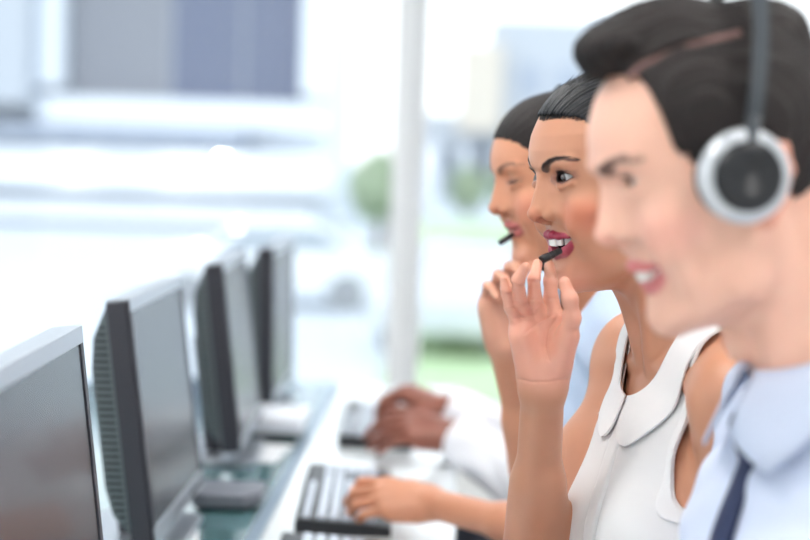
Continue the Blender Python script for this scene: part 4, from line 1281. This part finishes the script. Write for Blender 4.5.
def keyboard(loc, rz, label, W=.435, D=.150):
    """Y along the long side, -X is its back edge"""
    r = empty('keyboard', loc, label, 'keyboard', 'keyboards on the desk', rz)
    base = mat('keyboard_black', srgb(24, 26, 32), rough=.4); key = mat('key_grey', srgb(196, 206, 220), rough=.22)
    tl = 0.05
    b = MB(); prof = [(-D/2, .0), (D/2, .0), (D/2, .014), (D/2-.006, .017), (-D/2+.006, .026), (-D/2, .022)]
    b.prism(prof, -W/2, W/2, lambda p: V(p[0], p[2], p[1])); b.build('case', base, r, bevel=.002)
    rows = [(-.058, 'f'), (-.034, 'n'), (-.015, 'n'), (.004, 'n'), (.023, 'n'), (.042, 's')]
    protos = {}
    def keyobj(x, y, w, dpt=.0158):
        k = (round(w, 4), round(dpt, 4))
        if k not in protos:
            vs = []; t = .0016
            for z, e in ((0, 0), (.0062, t)):
                for sx, sy in ((-1, -1), (1, -1), (1, 1), (-1, 1)): vs.append(V(sx*(dpt/2-e), sy*(w/2-e), z))
            protos[k] = mesh_from('key', vs, [(0, 3, 2, 1), (4, 5, 6, 7), (0, 1, 5, 4), (1, 2, 6, 5), (2, 3, 7, 6), (3, 0, 4, 7)]); protos[k].materials.append(key)
        o = bpy.data.objects.new('key', protos[k]); COL.objects.link(o); o.parent = r
        z = .017+(.009)*((D/2-.006-x)/(D-.012))-.0008; o.location = (x, y, z); o.rotation_euler = (0, .065, 0)
    u = .019; y0 = -W/2+.012
    for x, kind in rows:
        y = y0
        if kind == 'f':
            for g in (1, 4, 4, 4):
                for _ in range(g): keyobj(x, y+u*.42, u*.82, .013); y += u*.92
                y += u*.40
        elif kind == 's':
            for w in (1.4, 1.1, 1.3, 5.6, 1.3, 1.1, 1.4): keyobj(x, y+w*u/2, w*u-.0022); y += w*u*1.02
        else:
            off = {-.034: 0, -.015: .5, .004: .75, .023: 1.2}[x]
            if off: keyobj(x, y+u*(1+off)/2, u*(1+off)-.0022); y += u*(1+off)
            k = 13 if off == 0 else (12 if off == .5 else (11 if off == .75 else 10))
            for _ in range(k): keyobj(x, y+u/2, u-.0022); y += u
            rest = y0+15*u-y; keyobj(x, y+rest/2, rest-.0022)
        if kind != 'f':
            y = y0+15.3*u
            if x in (-.034, -.015): 
                for j in range(2): keyobj(x, y+u/2, u-.0022); y += u
            y = y0+17.6*u
            for j in range(4): keyobj(x, y+u/2, u-.0022); y += u
    return r
def small_things():
    # low box beyond the second monitor, and the white one beyond the third
    g = mat('box_grey', srgb(112, 116, 126), rough=.4)
    r = empty('dock', (-.362, 2.565, DZ), 'flat grey box on the glass beside the second monitor', 'docking box')
    s = MB(); s.prism([(-.055, -.05), (.03, -.05), (.055, -.02), (.055, .07), (-.055, .07)], .006, .028, lambda p: p); s.build('case', g, r, bevel=.003)
    s = MB(); s.box(-.045, .035, -.04, .06, 0, .008); s.build('foot', MATS['black_plastic'], r)
    r = empty('dock', (-.365, 3.240, DZ), 'white slab-shaped box on the desk below the furthest monitor', 'docking box')
    s = MB(); s.box(-.075, .065, -.10, .09, .016, .044); s.build('case', mat('box_white', srgb(226, 230, 238), rough=.4), r, bevel=.004)
    s = MB(); s.box(-.065, .055, -.095, .08, 0, .018); s.build('foot', MATS['black_plastic'], r)
    pm = mat('paper', srgb(240, 242, 246), rough=.7)
    for (x, y, a, lab) in ((-.435, 2.36, .15, 'white sheet of paper on the glass in front of the second monitor'), (-.375, 3.02, -.1, 'white sheet of paper lying by the third monitor')):
        o = MB().box(-.055, .055, -.09, .09, 0, .0012).build('paper_sheet', pm); o.location = (x, y, DZ+.0002); o.rotation_euler = (0, 0, a)
        tag(o, lab, 'paper')
def outside():
    G = -1.5
    con = mat('paving_white', srgb(205, 209, 214), rough=.8, noise=.06, nscale=.6)
    gr = mat('lawn_green', srgb(184, 206, 160), rough=.9, noise=.2, nscale=3)
    structure('ground', MB().box(-160, 160, 7, 220, G-.3, G), con)
    tag(MB().box(-.9, 2.6, 17.5, 28.5, G, G+.03).build('lawn', gr), None, None, None, 'structure')
    tag(MB().box(-1.3, 5, 38, 62, G, G+.04).build('lawn', gr), None, None, None, 'structure')
    wh = mat('facade_white', srgb(226, 230, 236), rough=.7); wg = mat('facade_grey', srgb(178, 183, 190), rough=.7)
    dk = mat('glazing_blue', srgb(104, 110, 130), rough=.6, spec=.3); be = mat('facade_beige', srgb(208, 198, 184), rough=.8); bl = mat('glazing_pale', srgb(160, 168, 182), rough=.8)
    # white building with a big glazed upper storey and terraces
    b = empty('building', (-12, 60, G), 'large white building with a wide dark glazed upper storey and terraces', 'building')
    def part(name, x0, x1, y0, y1, z0, z1, m):
        return MB().box(x0+12, x1+12, y0-60, y1-60, z0-G, z1-G).build(name, m, b)
    part('wall', -26, -5.2, 60, 75, G, 12, wh)
    part('wall_wing', -30, -15.9, 57.5, 60, 2.5, 12, wg)
    part('glazing', -11.0, -6.0, 59.6, 60, 2.9, 11, dk); part('glazing', -14.8, -11.0, 59.6, 60, 2.9, 11, mat('glazing_grey', srgb(128, 130, 138), rough=.5))
    for x in (-11.05, -8.3): part('mullion', x, x+.07, 59.5, 59.62, 2.9, 11, wg)
    part('frame', -15.9, -5.0, 58.6, 60, 1.9, 2.85, wh); part('frame', -15.9, -15.0, 58.6, 60, 3.2, 12, wh); part('frame', -5.95, -5.0, 58.6, 60, 3.2, 12, wh)
    part('lower_glazing', -22, -8.0, 58.4, 60, 1.15, 1.85, bl)
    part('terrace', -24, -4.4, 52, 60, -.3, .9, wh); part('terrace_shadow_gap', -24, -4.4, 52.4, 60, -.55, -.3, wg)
    part('terrace', -26, -4.8, 50, 60, -1.3, -.75, wh)
    for i in range(14): part('railing_post', -23+i*1.35, -22.95+i*1.35, 51.9, 51.96, .9, 1.7, wg)
    # far block on the right
    b2 = empty('building', (6, 92, G), 'pale grey and beige office block seen through the right window pane', 'building')
    def part2(name, x0, x1, y0, y1, z0, z1, m): return MB().box(x0-6, x1-6, y0-92, y1-92, z0-G, z1-G).build(name, m, b2)
    part2('wall', 1.6, 16, 92, 104, 3.2, 9.0, wg); part2('wall_bay', -.2, 2.3, 91, 100, 2.4, 7.4, be); part2('wall_base', -2.2, 16, 93, 104, 1.4, 3.4, wg)
    for i in range(7): part2('column', -1.9+i*1.9, -1.2+i*1.9, 92.2, 93, G, 1.5, wh)
    part2('lower_wall', -2.0, 16, 95, 104, G, 1.4, wg)
    for i in range(5): part2('window', 3.2+i*2.2, 4.5+i*2.2, 91.95, 92, 4.6, 6.4, bl)
    def tree(x, y, hgt, rad, lab, seed):
        rng = np.random.RandomState(seed)
        r = empty('tree', (x, y, G), lab, 'tree', 'trees outside')
        MB().tube([V(0, 0, 0), V(.05, 0, hgt*.4), V(0, .05, hgt*.7)], [.16, .12, .06], 8).build('trunk', mat('bark', srgb(120, 105, 90), rough=.9), r)
        vs = []; fs = []
        for i in range(1500):
            d = rng.normal(size=3); d /= np.linalg.norm(d); rr = rad*rng.uniform(.45, 1)
            c = V(0, 0, hgt*.66)+d*rr*V(1, 1, 1.15); a = rng.normal(size=3); a /= np.linalg.norm(a); bb = np.cross(a, d); bb /= np.linalg.norm(bb)+1e-6; s = .16
            k = len(vs); vs += [c-a*s, c+bb*s*.6, c+a*s, c-bb*s*.6]; fs.append((k, k+1, k+2, k+3))
        link('foliage', mesh_from('foliage', vs, fs), mat('leaves', srgb(172, 188, 158), rough=.8, noise=.3, nscale=2), r)
    tree(-2.1, 42, 2.7, .85, 'green tree left of the white window post', 1)
    tree(.4, 70, 1.7, .9, 'pale green tree right of the window post', 2)
    tree(2.4, 74, 1.9, 1.0, 'green tree in front of the beige block, behind the faces', 3)
    def car(x, y, rz, col, lab):
        r = empty('car', (x, y, G), lab, 'car', 'parked cars', rz)
        body = [(-2.1, .35), (-2.15, .75), (-1.9, .95), (-1.1, 1.02), (-.5, 1.42), (.9, 1.45), (1.6, 1.05), (2.1, .95), (2.15, .4)]
        MB().prism(body, -.85, .85, lambda p: V(p[0], p[2], p[1])).build('body', mat('car_paint_'+lab.split()[0], col, rough=.25, coat=.8), r, bevel=.06, seg=3)
        MB().prism([(-.95, 1.03), (-.45, 1.36), (.85, 1.39), (1.4, 1.06)], -.87, .87, lambda p: V(p[0], p[2], p[1])).build('side_window', mat('car_glass', srgb(150, 160, 170), rough=.15), r)
        for wx in (-1.35, 1.35):
            for wy in (-.78, .78):
                MB().lathe([(0, -.1), (.30, -.1), (.33, -.06), (.33, .06), (.30, .1), (0, .1)], V(wx, wy, .33), V(0, 1, 0), 24).build('wheel', mat('tyre', srgb(150, 152, 156), rough=.7), r)
    car(-3.3, 27.5, .12, srgb(235, 237, 240), 'white car parked outside left of the window post')
    car(.3, 23.0, 1.25, srgb(200, 204, 210), 'silver car parked outside right of the window post')
    # glowing globes added in place of sun glints; they blur to soft discs
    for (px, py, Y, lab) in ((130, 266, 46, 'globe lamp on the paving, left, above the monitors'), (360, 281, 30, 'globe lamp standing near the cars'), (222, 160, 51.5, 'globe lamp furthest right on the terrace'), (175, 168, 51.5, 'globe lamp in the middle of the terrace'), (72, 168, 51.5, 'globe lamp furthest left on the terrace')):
        p = P(px, py, Y); r = empty('glint_globe', tuple(p), lab, 'outdoor lamp', 'globe lamps outside')
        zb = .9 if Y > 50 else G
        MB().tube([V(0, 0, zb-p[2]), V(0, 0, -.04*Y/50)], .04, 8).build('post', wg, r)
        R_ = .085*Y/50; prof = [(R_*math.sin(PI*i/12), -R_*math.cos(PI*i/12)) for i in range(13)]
        MB().lathe(prof, V(0, 0, 0), V(0, 0, 1), 20).build('globe', mat('glint_glow', (1, .98, .95, 1), emit=GLINT), r)
def light():
    w = bpy.data.worlds.new('world'); SC.world = w; w.use_nodes = True; n = w.node_tree.nodes; L = w.node_tree.links
    bg = n['Background']; tc = n.new('ShaderNodeTexCoord'); sp = n.new('ShaderNodeSeparateXYZ'); cr = n.new('ShaderNodeValToRGB')
    L.new(tc.outputs['Generated'], sp.inputs[0]); L.new(sp.outputs['Z'], cr.inputs['Fac'])
    e = cr.color_ramp.elements; e[0].position = 0; e[0].color = (.93, .97, 1, 1); e[1].position = .8; e[1].color = (.72, .84, 1, 1)
    L.new(cr.outputs['Color'], bg.inputs['Color']); bg.inputs['Strength'].default_value = SKY
    s = bpy.data.lights.new('sun', 'SUN'); s.energy = SUN; s.angle = math.radians(4); s.color = (1, .96, .9)
    o = bpy.data.objects.new('sun', s); COL.objects.link(o)
    o.rotation_euler = Vector((.25, .75, -.62)).to_track_quat('-Z', 'Y').to_euler()
    SC.view_settings.view_transform = 'Standard'; SC.view_settings.look = 'None'; SC.view_settings.gamma = 1.0; SC.view_settings.use_curve_mapping = False
    SC.view_settings.exposure = EXPO
    SC.cycles.use_denoising = True; SC.cycles.max_bounces = 10; SC.cycles.transparent_max_bounces = 12; SC.cycles.caustics_reflective = False; SC.cycles.caustics_refractive = False
SKY, SUN, EXPO, FILL_PANEL, GLINT = 1.22, .7, .77, 13.0, 45.0
camera(); light(); room(); desk(); monitors()
keyboard((-.160, 2.085, DZ), .05, 'nearest keyboard, only its far corner showing at the bottom edge')
keyboard((-.170, 2.603, DZ), .045, 'black keyboard with pale keys under the hand of the woman in light blue')
keyboard((-.155, 3.320, DZ), .03, 'furthest black keyboard under the dark-skinned hands')
small_things(); outside()
QUICK = False
_who = 'WVMQ'
if 'W' in _who: make_W()
if 'V' in _who: make_V()
if 'M' in _who: make_M()
if 'Q' in _who: make_Q()
